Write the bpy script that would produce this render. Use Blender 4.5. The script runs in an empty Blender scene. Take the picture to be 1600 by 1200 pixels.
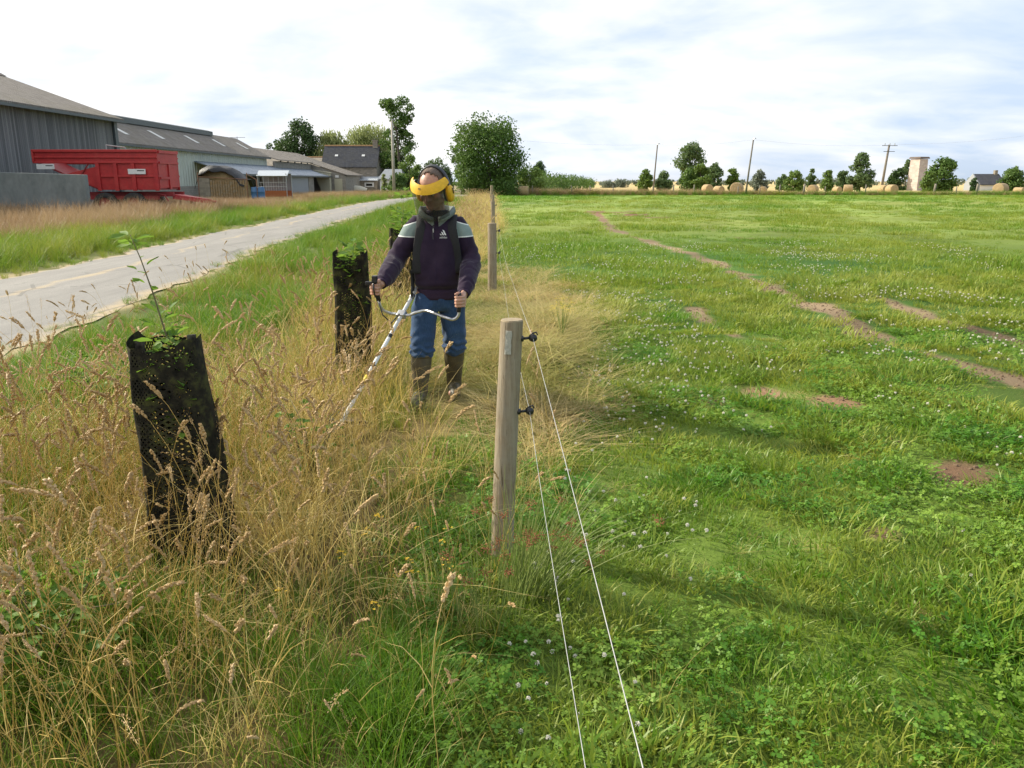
import bpy, bmesh, math, random
import numpy as np
from mathutils import Vector, Matrix, Euler
from mathutils.bvhtree import BVHTree

SC = bpy.context.scene
COL = SC.collection
RNG = np.random.default_rng(11)
rad = math.radians
SUN_EL, SUN_AZ = 31.0, -66.0          # degrees; azimuth clockwise from +Y (the view direction)

# ------------------------------------------------------------------ view
H, PITCH, FPX = 1.65, rad(14.16), 1256.0
cam = bpy.data.cameras.new('camera')
co = bpy.data.objects.new('camera', cam); COL.objects.link(co)
co.location = (0, 0, H); co.rotation_euler = (rad(90) - PITCH, 0, 0)
cam.sensor_width = 36; cam.lens = FPX / 1600 * 36; cam.clip_end = 6000; cam.clip_start = 0.05
SC.camera = co

def ground_at(u, v, z=0.0):
    x, y = (u - 800) / FPX, -(v - 600) / FPX
    d = Vector((x, math.cos(PITCH) + y * math.sin(PITCH), -math.sin(PITCH) + y * math.cos(PITCH)))
    t = (z - H) / d.z
    return d.x * t, d.y * t

def at(u, v, Y):
    x, y = (u - 800) / FPX, -(v - 600) / FPX
    d = Vector((x, math.cos(PITCH) + y * math.sin(PITCH), -math.sin(PITCH) + y * math.cos(PITCH)))
    t = Y / d.y
    return Vector((d.x * t, Y, H + d.z * t))

# ------------------------------------------------------------------ object helpers
def tag(o, label=None, cat=None, group=None, kind=None):
    if label: o['label'] = label
    if cat: o['category'] = cat
    if group: o['group'] = group
    if kind: o['kind'] = kind
    return o

def empty(name, loc=(0, 0, 0), rz=0.0, label=None, cat=None, group=None):
    o = bpy.data.objects.new(name, None); COL.objects.link(o)
    o.location = loc; o.rotation_euler = (0, 0, rz); o.empty_display_size = 0.2
    return tag(o, label, cat, group)

def link_mesh(name, me, mat=None, parent=None, smooth=False):
    o = bpy.data.objects.new(name, me); COL.objects.link(o)
    if mat is not None:
        for m in (mat if isinstance(mat, (list, tuple)) else [mat]): me.materials.append(m)
    if parent is not None: o.parent = parent
    if smooth:
        me.polygons.foreach_set('use_smooth', np.ones(len(me.polygons), dtype=bool))
    return o

class MB:
    """collects shapes, builds ONE mesh object"""
    def __init__(s): s.v, s.f, s.m = [], [], []
    def add(s, vs, fs, m=0):
        b = len(s.v); s.v += [tuple(p) for p in vs]
        s.f += [tuple(b + i for i in f) for f in fs]; s.m += [m] * len(fs); return s
    def box(s, c, d, rz=0.0, m=0, M=None):
        hx, hy, hz = d[0] / 2, d[1] / 2, d[2] / 2
        vs = [Vector((x, y, z)) for z in (-hz, hz) for x, y in ((-hx, -hy), (hx, -hy), (hx, hy), (-hx, hy))]
        T = Matrix.Translation(c) @ (M if M is not None else Matrix.Rotation(rz, 4, 'Z'))
        return s.add([T @ v for v in vs], [(3, 2, 1, 0), (4, 5, 6, 7), (0, 1, 5, 4), (1, 2, 6, 5), (2, 3, 7, 6), (3, 0, 4, 7)], m)
    def box2(s, a, b, m=0):
        return s.box([(a[i] + b[i]) / 2 for i in range(3)], [abs(b[i] - a[i]) for i in range(3)], m=m)
    def tube(s, pts, radii, n=8, caps=True, m=0, squash=1.0):
        pts = [Vector(p) for p in pts]
        if not isinstance(radii, (list, tuple)): radii = [radii] * len(pts)
        vs, fs = [], []
        up = Vector((0, 0, 1))
        t0 = (pts[1] - pts[0]).normalized()
        nx = t0.cross(up) if abs(t0.z) < 0.95 else t0.cross(Vector((0, 1, 0)))
        nx.normalize()
        for i, p in enumerate(pts):
            t = (pts[min(i + 1, len(pts) - 1)] - pts[max(i - 1, 0)]).normalized()
            nx = (nx - t * nx.dot(t)).normalized(); ny = t.cross(nx)
            for k in range(n):
                a = 2 * math.pi * k / n
                vs.append(p + radii[i] * (nx * math.cos(a) + ny * math.sin(a) * squash))
        for i in range(len(pts) - 1):
            for k in range(n):
                a, b = i * n + k, i * n + (k + 1) % n
                fs.append((a, b, b + n, a + n))
        if caps:
            fs.append(tuple(reversed(range(n)))); fs.append(tuple(range((len(pts) - 1) * n, len(pts) * n)))
        return s.add(vs, fs, m)
    def rings(s, rings, caps=True, m=0, closed=True):
        n = len(rings[0]); vs = [p for r in rings for p in r]; fs = []
        for i in range(len(rings) - 1):
            for k in range(n if closed else n - 1):
                a, b = i * n + k, i * n + (k + 1) % n
                fs.append((a, b, b + n, a + n))
        if caps:
            fs.append(tuple(reversed(range(n)))); fs.append(tuple(range((len(rings) - 1) * n, len(rings) * n)))
        return s.add(vs, fs, m)
    def prism(s, poly, d, m=0):
        """polygon of 3D points pushed along vector d"""
        n = len(poly); d = Vector(d); a = [Vector(p) for p in poly]; b = [p + d for p in a]
        fs = [tuple(range(n)), tuple(reversed(range(n, 2 * n)))]
        fs += [((i + 1) % n, i, n + i, n + (i + 1) % n) for i in range(n)]
        return s.add(a + b, fs, m)
    def ell(s, c, r, seg=16, rg=10, M=None, m=0):
        vs, fs = [], []
        M = M or Matrix.Identity(3)
        for i in range(rg + 1):
            th = math.pi * i / rg
            for k in range(seg):
                ph = 2 * math.pi * k / seg
                vs.append(Vector(c) + M @ Vector((r[0] * math.sin(th) * math.cos(ph), r[1] * math.sin(th) * math.sin(ph), r[2] * math.cos(th))))
        for i in range(rg):
            for k in range(seg):
                a, b = i * seg + k, i * seg + (k + 1) % seg
                fs.append((a, a + seg, b + seg, b))
        return s.add(vs, fs, m)
    def cap(s, a, b, ra, rb, n=12):
        """capsule: tapered tube with round ends"""
        a, b = Vector(a), Vector(b); t = (b - a).normalized()
        P, Rr = [], []
        for q in (-0.98, -0.8, -0.45, 0): P.append(a + t * ra * q); Rr.append(ra * math.sqrt(max(1 - q * q, .02)))
        for q in (0, .45, .8, .98): P.append(b + t * rb * q); Rr.append(rb * math.sqrt(max(1 - q * q, .02)))
        return s.tube(P, Rr, n)
    def build(s, name, mat=None, parent=None, smooth=False, rel=None, bevel=0.0, fix=True):
        v = s.v if rel is None else [(p[0] - rel[0], p[1] - rel[1], p[2] - rel[2]) for p in s.v]
        me = bpy.data.meshes.new(name); me.from_pydata(v, [], s.f); me.update()
        if fix and len(s.f) < 60000:
            bm = bmesh.new(); bm.from_mesh(me); bmesh.ops.recalc_face_normals(bm, faces=bm.faces); bm.to_mesh(me); bm.free()
        o = link_mesh(name, me, mat, parent, smooth)
        if any(s.m): me.polygons.foreach_set('material_index', s.m)
        if bevel:
            b = o.modifiers.new('bevel', 'BEVEL'); b.width = bevel; b.segments = 2; b.limit_method = 'ANGLE'
        return o

def np_mesh(name, V, F, face_attr=None, vert_attr=None):
    """V (N,3), F list of (M,k) int arrays"""
    me = bpy.data.meshes.new(name)
    F = F if isinstance(F, list) else [F]
    F = [f for f in F if len(f)]
    nl = sum(f.size for f in F); npoly = sum(len(f) for f in F)
    me.vertices.add(len(V)); me.vertices.foreach_set('co', np.asarray(V, dtype=np.float32).ravel())
    me.loops.add(nl); me.loops.foreach_set('vertex_index', np.concatenate([f.ravel() for f in F]).astype(np.int32))
    tot = np.concatenate([np.full(len(f), f.shape[1]) for f in F])
    st = np.concatenate([[0], np.cumsum(tot)[:-1]])
    me.polygons.add(npoly); me.polygons.foreach_set('loop_start', st.astype(np.int32))
    me.update(calc_edges=True)
    for k, a in (face_attr or {}).items():
        me.attributes.new(k, 'FLOAT', 'FACE').data.foreach_set('value', np.asarray(a, dtype=np.float32))
    for k, a in (vert_attr or {}).items():
        a = np.asarray(a, dtype=np.float32)
        if a.ndim == 2:
            me.attributes.new(k, 'FLOAT_COLOR', 'POINT').data.foreach_set('color', a.ravel())
        else:
            me.attributes.new(k, 'FLOAT', 'POINT').data.foreach_set('value', a)
    me.validate()
    return me

_wv = [(RNG.normal(size=2), RNG.uniform(0, 6.28)) for _ in range(14)]
def wnoise(x, y, scale=1.0, off=0.0):
    """smooth 2-D noise, about -1..1, features about `scale` metres"""
    r = np.zeros(np.shape(x))
    for i, (k, p) in enumerate(_wv):
        r = r + np.sin((x * k[0] + y * k[1]) * 2.2 / scale + p * (1 + off) + off * i)
    return r / 3.6

def smooth01(a, b, x):
    t = np.clip((x - a) / (b - a), 0, 1); return t * t * (3 - 2 * t)

# ------------------------------------------------------------------ materials
class NT:
    def __init__(s, name):
        s.m = bpy.data.materials.new(name); s.m.use_nodes = True
        s.t = s.m.node_tree; s.n = s.t.nodes; s.n.clear()
        s.out = s.n.new('ShaderNodeOutputMaterial')
    def new(s, t, **kw):
        n = s.n.new(t)
        for k, v in kw.items():
            if hasattr(n, k): setattr(n, k, v)
            else: n.inputs[k.replace('_', ' ')].default_value = v
        return n
    def ln(s, a, b): s.t.links.new(a, b)
    def obj(s): return s.new('ShaderNodeTexCoord').outputs['Object']
    def mapping(s, vec, scale=(1, 1, 1), rot=(0, 0, 0)):
        mp = s.new('ShaderNodeMapping'); mp.inputs['Scale'].default_value = scale; mp.inputs['Rotation'].default_value = rot
        s.ln(vec, mp.inputs['Vector']); return mp.outputs['Vector']
    def noise(s, vec, scale, detail=4, rough=0.6):
        n = s.new('ShaderNodeTexNoise'); n.inputs['Scale'].default_value = scale
        n.inputs['Detail'].default_value = detail; n.inputs['Roughness'].default_value = rough
        s.ln(vec, n.inputs['Vector']); return n.outputs['Fac']
    def ramp(s, fac, stops):
        r = s.new('ShaderNodeValToRGB'); e = r.color_ramp.elements
        while len(e) > len(stops): e.remove(e[-1])
        while len(e) < len(stops): e.new(0.5)
        for el, (p, c) in zip(e, stops):
            el.position = p; el.color = (*c, 1) if len(c) == 3 else c
        s.ln(fac, r.inputs['Fac']); return r.outputs['Color']
    def math(s, op, a, b=None, clamp=False):
        n = s.new('ShaderNodeMath', operation=op); n.use_clamp = clamp
        for i, q in enumerate((a, b)):
            if q is None: continue
            if isinstance(q, (int, float)): n.inputs[i].default_value = q
            else: s.ln(q, n.inputs[i])
        return n.outputs[0]
    def mix(s, fac, a, b, blend='MIX'):
        n = s.new('ShaderNodeMix', data_type='RGBA', blend_type=blend)
        for sock, q in ((n.inputs['Factor'], fac), (n.inputs[6], a), (n.inputs[7], b)):
            if isinstance(q, (int, float)): sock.default_value = q
            elif isinstance(q, tuple): sock.default_value = (*q, 1) if len(q) == 3 else q
            else: s.ln(q, sock)
        return n.outputs[2]
    def bump(s, h, strength=0.3, dist=0.02):
        b = s.new('ShaderNodeBump'); b.inputs['Strength'].default_value = strength; b.inputs['Distance'].default_value = dist
        s.ln(h, b.inputs['Height']); return b.outputs['Normal']
    def bsdf(s, color, rough=0.8, metal=0.0, normal=None, **kw):
        p = s.new('ShaderNodeBsdfPrincipled')
        if isinstance(color, tuple): p.inputs['Base Color'].default_value = (*color, 1)
        else: s.ln(color, p.inputs['Base Color'])
        if isinstance(rough, (int, float)): p.inputs['Roughness'].default_value = rough
        else: s.ln(rough, p.inputs['Roughness'])
        p.inputs['Metallic'].default_value = metal
        if normal is not None: s.ln(normal, p.inputs['Normal'])
        for k, v in kw.items(): p.inputs[k.replace('_', ' ')].default_value = v
        return p
    def done(s, sh):
        s.ln(sh.outputs[0] if hasattr(sh, 'outputs') else sh, s.out.inputs['Surface']); return s.m

def noisy(name, c1, c2, scale=3.0, rough=0.8, metal=0.0, bump=0.2, dist=0.01, stretch=(1, 1, 1), c3=None, detail=5, **kw):
    """a surface of two or three colours mixed by noise, with a bump of its own"""
    t = NT(name); v = t.mapping(t.obj(), stretch)
    n1 = t.noise(v, scale, detail, 0.65)
    st = [(0.32, c1), (0.68, c2)] if c3 is None else [(0.28, c1), (0.5, c2), (0.72, c3)]
    col = t.ramp(n1, st)
    n2 = t.noise(v, scale * 6, 3, 0.6)
    col = t.mix(0.35, col, t.ramp(n2, [(0.3, tuple(x * .72 for x in c1)), (0.7, tuple(min(1, x * 1.12) for x in c2))]))
    return t.done(t.bsdf(col, rough, metal, t.bump(n2, bump, dist) if bump else None, **kw))

def leafy(name, dark, light, trans=0.35, attr='rnd', rough=0.6, noise_scale=0.8):
    t = NT(name)
    a = t.new('ShaderNodeAttribute', attribute_name=attr).outputs['Fac']
    n = t.noise(t.obj(), noise_scale, 2)
    f = t.math('ADD', t.math('MULTIPLY', a, 0.6), t.math('MULTIPLY', t.math('SUBTRACT', n, 0.3), 1.0), True)
    col = t.mix(f, dark, light)
    d = t.bsdf(col, rough, 0, None); d.inputs['Specular IOR Level'].default_value = 0.3
    tr = t.new('ShaderNodeBsdfTranslucent')
    t.ln(t.mix(0.5, col, tuple(min(1, x * 1.3) for x in light)), tr.inputs['Color'])
    mx = t.new('ShaderNodeMixShader'); mx.inputs[0].default_value = trans
    t.ln(d.outputs[0], mx.inputs[1]); t.ln(tr.outputs[0], mx.inputs[2])
    return t.done(mx)

def blade_mat(name, base, tipc, lush, dry, trans=0.35, rough=0.55):
    """grass blade: colour along the blade (attribute h), from tuft to tuft (instance attribute tint) and at random"""
    t = NT(name)
    h = t.new('ShaderNodeAttribute', attribute_name='h').outputs['Fac']
    tint = t.new('ShaderNodeAttribute', attribute_name='tint', attribute_type='INSTANCER').outputs['Fac']
    rnd = t.new('ShaderNodeAttribute', attribute_name='rnd').outputs['Fac']
    oi = t.new('ShaderNodeObjectInfo').outputs['Random']
    along = t.mix(h, base, tipc)
    f = t.math('ADD', tint, t.math('MULTIPLY', t.math('SUBTRACT', t.math('ADD', rnd, oi), 1.0), 0.45), True)
    c = t.mix(f, lush, dry)
    col = t.mix(1.0, along, c, 'MULTIPLY')
    d = t.bsdf(col, rough, 0, None); d.inputs['Specular IOR Level'].default_value = 0.35
    tr = t.new('ShaderNodeBsdfTranslucent'); t.ln(col, tr.inputs['Color'])
    mx = t.new('ShaderNodeMixShader'); mx.inputs[0].default_value = trans
    t.ln(d.outputs[0], mx.inputs[1]); t.ln(tr.outputs[0], mx.inputs[2])
    return t.done(mx)

def plain(name, c, rough=0.6, metal=0.0, **kw):
    k = tuple(x * 0.82 for x in c)
    return noisy(name, k, c, 9.0, rough, metal, 0.08, 0.003, **kw)
# ------------------------------------------------------------------ sky and sun
def make_world():
    w = bpy.data.worlds.new('World'); SC.world = w; w.use_nodes = True
    t = w.node_tree; n = t.nodes; n.clear()
    out = n.new('ShaderNodeOutputWorld')
    sky = n.new('ShaderNodeTexSky'); sky.sky_type = 'NISHITA'; sky.sun_disc = False
    sky.sun_elevation = rad(SUN_EL); sky.sun_rotation = rad(SUN_AZ % 360); sky.dust_density = 2.0; sky.air_density = 1.0
    b1 = n.new('ShaderNodeBackground'); b1.inputs['Strength'].default_value = 0.15
    t.links.new(sky.outputs[0], b1.inputs['Color'])
    tc = n.new('ShaderNodeTexCoord')
    sep = n.new('ShaderNodeSeparateXYZ'); t.links.new(tc.outputs['Generated'], sep.inputs[0])
    def m(op, a, b=None, clamp=False):
        q = n.new('ShaderNodeMath'); q.operation = op; q.use_clamp = clamp
        for i, x in enumerate((a, b)):
            if x is None: continue
            if isinstance(x, (int, float)): q.inputs[i].default_value = x
            else: t.links.new(x, q.inputs[i])
        return q.outputs[0]
    zz = m('ADD', m('MAXIMUM', sep.outputs['Z'], 0.0), 0.22)
    cmb = n.new('ShaderNodeCombineXYZ')
    t.links.new(m('DIVIDE', sep.outputs['X'], zz), cmb.inputs[0]); t.links.new(m('DIVIDE', sep.outputs['Y'], zz), cmb.inputs[1])
    def noi(scale, det, dist, off):
        mp = n.new('ShaderNodeMapping'); mp.inputs['Location'].default_value = off; mp.inputs['Scale'].default_value = (0.75, 0.9, 1)
        t.links.new(cmb.outputs[0], mp.inputs['Vector'])
        q = n.new('ShaderNodeTexNoise'); q.inputs['Scale'].default_value = scale; q.inputs['Detail'].default_value = det
        q.inputs['Distortion'].default_value = dist; q.inputs['Roughness'].default_value = 0.52
        t.links.new(mp.outputs[0], q.inputs['Vector']); return q.outputs['Fac']
    cover = noi(0.62, 6, 0.5, (3.3, 1.2, 0)); body = noi(1.1, 8, 0.7, (7.1, 4.2, 2)); body = m('ADD', m('MULTIPLY', body, 0.8), m('MULTIPLY', noi(5.0, 5, 0.4, (1.1, 8.2, 1)), 0.2))
    # cloudier towards the sun side (the left), thinner to the right
    cv = m('ADD', m('MULTIPLY', cover, 1.9), m('MULTIPLY', sep.outputs['X'], -0.55))
    fac = m('SUBTRACT', cv, 0.42, True)
    fac = m('MULTIPLY', fac, 2.0, True)
    fac = m('ADD', m('MULTIPLY', fac, 0.22), 0.78, True)
    r = n.new('ShaderNodeValToRGB'); e = r.color_ramp.elements
    e[0].position = 0.34; e[0].color = (0.575, 0.695, 0.87, 1); e[1].position = 0.54; e[1].color = (1.0, 1.0, 1.0, 1)
    t.links.new(m('ADD', body, m('MULTIPLY', sep.outputs['X'], -0.24)), r.inputs['Fac'])
    b2 = n.new('ShaderNodeBackground'); b2.inputs['Strength'].default_value = 0.77
    t.links.new(r.outputs[0], b2.inputs['Color'])
    mx = n.new('ShaderNodeMixShader'); t.links.new(fac, mx.inputs[0])
    t.links.new(b1.outputs[0], mx.inputs[1]); t.links.new(b2.outputs[0], mx.inputs[2])
    t.links.new(mx.outputs[0], out.inputs['Surface'])
make_world()
sl = bpy.data.lights.new('sun', 'SUN'); sl.energy = 5.0; sl.angle = rad(0.8); sl.color = (1.0, 0.92, 0.76)
so = bpy.data.objects.new('sun', sl); COL.objects.link(so); so.location = (-40, 20, 40)
sd = Vector((math.sin(rad(SUN_AZ)) * math.cos(rad(SUN_EL)), math.cos(rad(SUN_AZ)) * math.cos(rad(SUN_EL)), math.sin(rad(SUN_EL))))
so.rotation_euler = (-sd).to_track_quat('-Z', 'Y').to_euler()
SC.view_settings.view_transform = 'Standard'; SC.view_settings.look = 'None'
SC.view_settings.exposure = 0.60; SC.view_settings.gamma = 1.0
SC.render.engine = 'CYCLES'
SC.cycles.use_denoising = True; SC.cycles.denoising_prefilter = 'ACCURATE'; SC.cycles.max_bounces = 5; SC.cycles.diffuse_bounces = 2; SC.cycles.glossy_bounces = 2
SC.cycles.transmission_bounces = 4; SC.cycles.transparent_max_bounces = 10; SC.cycles.sample_clamp_indirect = 4.0
SC.cycles.use_adaptive_sampling = True; SC.cycles.adaptive_threshold = 0.015
SC.cycles.caustics_reflective = False; SC.cycles.caustics_refractive = False

# ------------------------------------------------------------------ where things grow
ROAD_R = [(-4.6, -8), (-4.85, 2), (-5.06, 7.8), (-5.22, 10), (-5.45, 12.2), (-6.3, 21.6), (-7.15, 35.2), (-8.3, 56), (-8.6, 72), (-6.0, 92), (2, 112), (16, 130)]
ROAD_L = [(-8.5, -8), (-8.65, 2), (-8.75, 8), (-8.85, 13.9), (-8.98, 16.7), (-9.5, 22.8), (-10.1, 32.5), (-10.9, 50), (-11.6, 64), (-11.6, 76), (-9.2, 97), (-0.5, 117), (14, 134)]
def _ip(poly, y):
    p = np.array(poly); return np.interp(y, p[:, 1], p[:, 0])
TRACKS = [([(930, 330), (955, 357), (1000, 374), (1050, 390), (1100, 404), (1150, 425), (1200, 450), (1300, 490), (1400, 540), (1480, 565), (1600, 610), (1700, 650)], 0.18),
          ([(1340, 455), (1400, 480), (1450, 497), (1520, 512), (1600, 540), (1720, 590)], 0.13),
          ([(1085, 483), (1130, 514), (1185, 547)], 0.11)]
TRACKS = [([ground_at(*p) for p in t], w) for t, w in TRACKS]
SPOTS = [(940, 332, 1.7), (985, 336, 1.3), (1030, 340, 0.9), (1115, 624, 0.17), (1185, 615, 0.2), (1312, 632, 0.17), (1490, 742, 0.2), (1380, 840, 0.10), (1165, 372, 0.5), (1550, 465, 0.3), (795, 326, 0.7), (1395, 690, 0.08), (1410, 870, 0.06)]
SPOTS = [(*ground_at(u, v), r * .72) for u, v, r in SPOTS]

def soil(x, y, tracks=True):
    x = np.asarray(x, float); y = np.asarray(y, float)
    wob = 1 + 0.75 * wnoise(x, y, 0.5, 0.3)
    s = np.zeros(x.shape)
    for pl, w in (TRACKS if tracks else []):
        d = np.full(x.shape, 1e9)
        for (ax, ay), (bx, by) in zip(pl[:-1], pl[1:]):
            ex, ey = bx - ax, by - ay; L = ex * ex + ey * ey
            t = np.clip(((x - ax) * ex + (y - ay) * ey) / L, 0, 1)
            d = np.minimum(d, np.hypot(x - ax - t * ex, y - ay - t * ey))
        d = d + 0.05 * wnoise(x, y, 0.9, 0.7) * np.minimum(1, w / 0.1)
        s = np.maximum(s, 1 - smooth01(w * 0.5, w * 1.35, d / np.maximum(0.45, wob)))
    for cx, cy, r in SPOTS:
        s = np.maximum(s, 1 - smooth01(r * 0.45, r * 1.1, np.hypot(x - cx, (y - cy) * 0.85) / np.maximum(0.4, wob)))
    return s

def strip_centre(y): return np.interp(y, [0, 3, 6, 11, 25, 50, 75], [-2.0, -1.95, -1.35, -1.45, -1.35, -2.0, -3.0])
def strip_half(y): return np.interp(y, [0, 2, 4, 5.5, 7, 14, 20, 60], [2.0, 2.0, 1.75, 1.1, 0.75, 0.65, 0.8, 0.95])
def hay(x, y):
    """mown swath round the man and along the fence, 0..1"""
    w = wnoise(x, y, 0.9, 0.2) * 0.35
    a = smooth01(-1.15, -0.75, x + 0.3 * w) * (1 - smooth01(0.35, 0.85, x - (y - 6) * 0.03 + w)) * smooth01(4.6, 5.3, y + w + np.maximum(x, 0) * 0.4) * (1 - smooth01(12.5, 16, y + 2 * w))
    return a

def bare_height(x, y):
    return 0.018 * wnoise(x, y, 1.6, 0.9) + 0.006 * wnoise(x, y, 0.4, 0.5)

def make_ground():
    def graded(lo, hi, c0, c1, step, grow):
        a = [c0]; s = step
        while a[-1] < c1: a.append(a[-1] + step)
        s = step
        while a[-1] < hi: s *= grow; a.append(a[-1] + s)
        b = [c0]; s = step
        while b[-1] > lo: s *= grow; b.append(b[-1] - s)
        return np.array(b[:0:-1] + a)
    xs = graded(-2500, 2500, -5, 6, 0.07, 1.07); ys = graded(-400, 4000, 1, 14, 0.07, 1.035)
    X, Y = np.meshgrid(xs, ys)
    near = 1 - smooth01(25, 60, np.hypot(X, Y))
    Z = bare_height(X, Y) * near
    onroad = smooth01(-0.25, 0.15, _ip(ROAD_R, Y) - X) * smooth01(-0.25, 0.15, X - _ip(ROAD_L, Y)) * (Y < 130)
    Z = Z * (1 - onroad) - 0.012 * onroad
    V = np.stack([X, Y, Z], -1).reshape(-1, 3)
    ny, nx = X.shape; I = np.arange(nx * ny).reshape(ny, nx)
    F = np.stack([I[:-1, :-1], I[:-1, 1:], I[1:, 1:], I[1:, :-1]], -1).reshape(-1, 4)
    x, y = V[:, 0], V[:, 1]
    def C(*c): return np.array(c)[None, :]
    n1, n2, n3 = wnoise(x, y, 1.1)[:, None], wnoise(x, y, 4.5, 0.4)[:, None], wnoise(x, y, 14, 0.8)[:, None]
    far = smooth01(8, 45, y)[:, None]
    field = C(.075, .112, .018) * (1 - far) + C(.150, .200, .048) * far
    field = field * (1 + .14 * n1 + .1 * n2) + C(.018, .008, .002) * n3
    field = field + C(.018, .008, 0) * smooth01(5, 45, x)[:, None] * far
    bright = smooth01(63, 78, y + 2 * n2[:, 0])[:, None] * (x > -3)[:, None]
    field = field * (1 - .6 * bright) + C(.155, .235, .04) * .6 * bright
    stub = smooth01(101, 104, y)[:, None]
    col = field * (1 - stub) + C(.40, .31, .15) * (1 + .12 * n3) * stub
    fieldside = _ip([(-0.3, -10), (-0.3, 5), (-.45, 12), (-.7, 25), (-1.4, 50), (-3, 75), (-4, 100)], np.minimum(y, 100))
    left = 1 - smooth01(-.25, .25, x - fieldside)[:, None]
    verge = C(.085, .105, .030) * (1 + .2 * n1)
    strip = (1 - smooth01(0.7, 1.25, np.abs(x - strip_centre(y)) / strip_half(y)))[:, None] * (y < 90)[:, None]
    verge = verge * (1 - strip) + C(.145, .105, .045) * (1 + .2 * n1) * strip
    col = col * (1 - left) + verge * left
    beyond = (x < _ip(ROAD_L, y))[:, None] * (y < 400)[:, None]
    bl = C(.12, .135, .04) * (1 + .2 * n2); yard = smooth01(13, 18, _ip(ROAD_L, y) - x)[:, None]
    col = np.where(beyond > 0, bl * (1 - yard) + C(.20, .165, .10) * yard, col)
    hy = hay(x, y)[:, None]
    col = col * (1 - .75 * hy) + C(.24, .18, .075) * .75 * hy
    for ed in (_ip(ROAD_R, y) - x, x - _ip(ROAD_L, y)):
        k = (np.exp(-((ed + .05) / .22) ** 2) * (.55 + .5 * wnoise(x, y, .5, .2)) * (y < 125))[:, None]; k = np.clip(k, 0, 1); col = col * (1 - k) + C(.33, .26, .16) * k
    so_ = soil(x, y)[:, None]
    col = col * (1 - so_) + C(.175, .128, .080) * (1 + .25 * n1) * so_
    sp_ = soil(x, y, False)[:, None]; col = col * (1 - sp_) + C(.125, .075, .045) * (1 + .3 * n1) * sp_
    redder = np.exp(-((x - 4.5) ** 2 / 9 + (y - 42) ** 2 / 40))[:, None] * so_
    col = col * (1 - .5 * redder) + C(.19, .085, .06) * .5 * redder
    col = np.clip(col, .01, 1)
    me = np_mesh('ground', V, F, vert_attr={'tone': np.concatenate([col, np.ones((len(col), 1))], 1)})
    t = NT('earth and turf')
    a = t.new('ShaderNodeAttribute', attribute_name='tone').outputs['Color']
    v = t.obj(); n1 = t.noise(v, 38, 5, .7); n2 = t.noise(v, 1.7, 6, .7); n3 = t.noise(t.mapping(v, (1, .45, 1)), .35, 5, .65)
    f = t.math('ADD', t.math('ADD', t.math('MULTIPLY', n1, .9), t.math('MULTIPLY', n2, .7)), t.math('MULTIPLY', n3, .6))
    c = t.mix(1.0, a, t.ramp(f, [(.62, (.42, .42, .42)), (1.5, (1.6, 1.55, 1.5))] if False else [(.60, (.45, .46, .45)), (1.0, (.93, .93, .9))]), 'MULTIPLY')
    c2 = t.mix(1.0, c, (1.35, 1.35, 1.35), 'MULTIPLY')
    m = t.done(t.bsdf(c2, .95, 0, t.bump(n1, .6, .02), Specular_IOR_Level=.15))
    tag(link_mesh('ground', me, m, smooth=True), 'green pasture and grass verges with bare earth tracks', 'ground', kind='structure')

def make_road():
    ys = np.concatenate([np.arange(-8, 40, .4), np.arange(40, 136, 1.2)])
    n = 22; V = []
    for y in ys:
        a, b = float(_ip(ROAD_L, y)), float(_ip(ROAD_R, y))
        a += .17 * float(wnoise(0, y, .9)) + .09 * float(wnoise(5, y, .3)); b += .17 * float(wnoise(9, y, .8, .3)) + .09 * float(wnoise(3, y, .3))
        for k in range(n):
            q = k / (n - 1); V.append((a + (b - a) * q, y, .006 + .05 * (1 - (2 * q - 1) ** 2)))
    ny = len(ys); I = np.arange(ny * n).reshape(ny, n)
    F = np.stack([I[:-1, :-1], I[:-1, 1:], I[1:, 1:], I[1:, :-1]], -1).reshape(-1, 4)
    q = np.tile(np.linspace(0, 1, n), ny)
    me = np_mesh('road', np.array(V), F, vert_attr={'across': q})
    t = NT('worn pale asphalt'); v = t.obj()
    q = t.new('ShaderNodeAttribute', attribute_name='across').outputs['Fac']
    n1 = t.noise(v, 60, 4, .7); n2 = t.noise(t.mapping(v, (1.6, .22, 1)), 1.6, 6, .7); n3 = t.noise(t.mapping(v, (1, .35, 1)), .9, 5, .7)
    base = t.ramp(n2, [(.3, (.18, .172, .16)), (.7, (.29, .276, .252))])
    base = t.mix(.35, base, t.ramp(n1, [(.35, (.15, .145, .135)), (.7, (.44, .41, .365))]))
    d = t.math('MINIMUM', t.math('MINIMUM', q, t.math('SUBTRACT', 1.0, q)), t.math('ADD', t.math('MULTIPLY', t.math('ABSOLUTE', t.math('SUBTRACT', q, .44)), 1.3), .045))
    f = t.math('SUBTRACT', t.math('MULTIPLY', n3, 1.25), t.math('MULTIPLY', d, 4.2))
    f = t.math('MULTIPLY', t.math('SUBTRACT', f, .28), 3.2, True)
    col = t.mix(t.math('MULTIPLY', f, .8), base, t.ramp(n1, [(.3, (.36, .27, .15)), (.7, (.56, .45, .29))]))
    # fine cracks and a few dark spots
    vo = t.new('ShaderNodeTexVoronoi', feature='DISTANCE_TO_EDGE'); vo.inputs['Scale'].default_value = .55; t.ln(t.mapping(v, (1, .6, 1)), vo.inputs['Vector'])
    cr = t.math('MULTIPLY', t.math('LESS_THAN', vo.outputs['Distance'], .012), t.math('GREATER_THAN', n3, .5))
    col = t.mix(t.math('MULTIPLY', cr, .5), col, (.12, .115, .105))
    m = t.done(t.bsdf(col, .9, 0, t.bump(n1, .5, .01), Specular_IOR_Level=.3))
    tag(link_mesh('road', me, m, smooth=True), 'pale worn country lane with straw dirt along its edges', 'road', kind='structure')
make_ground(); make_road()

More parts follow.
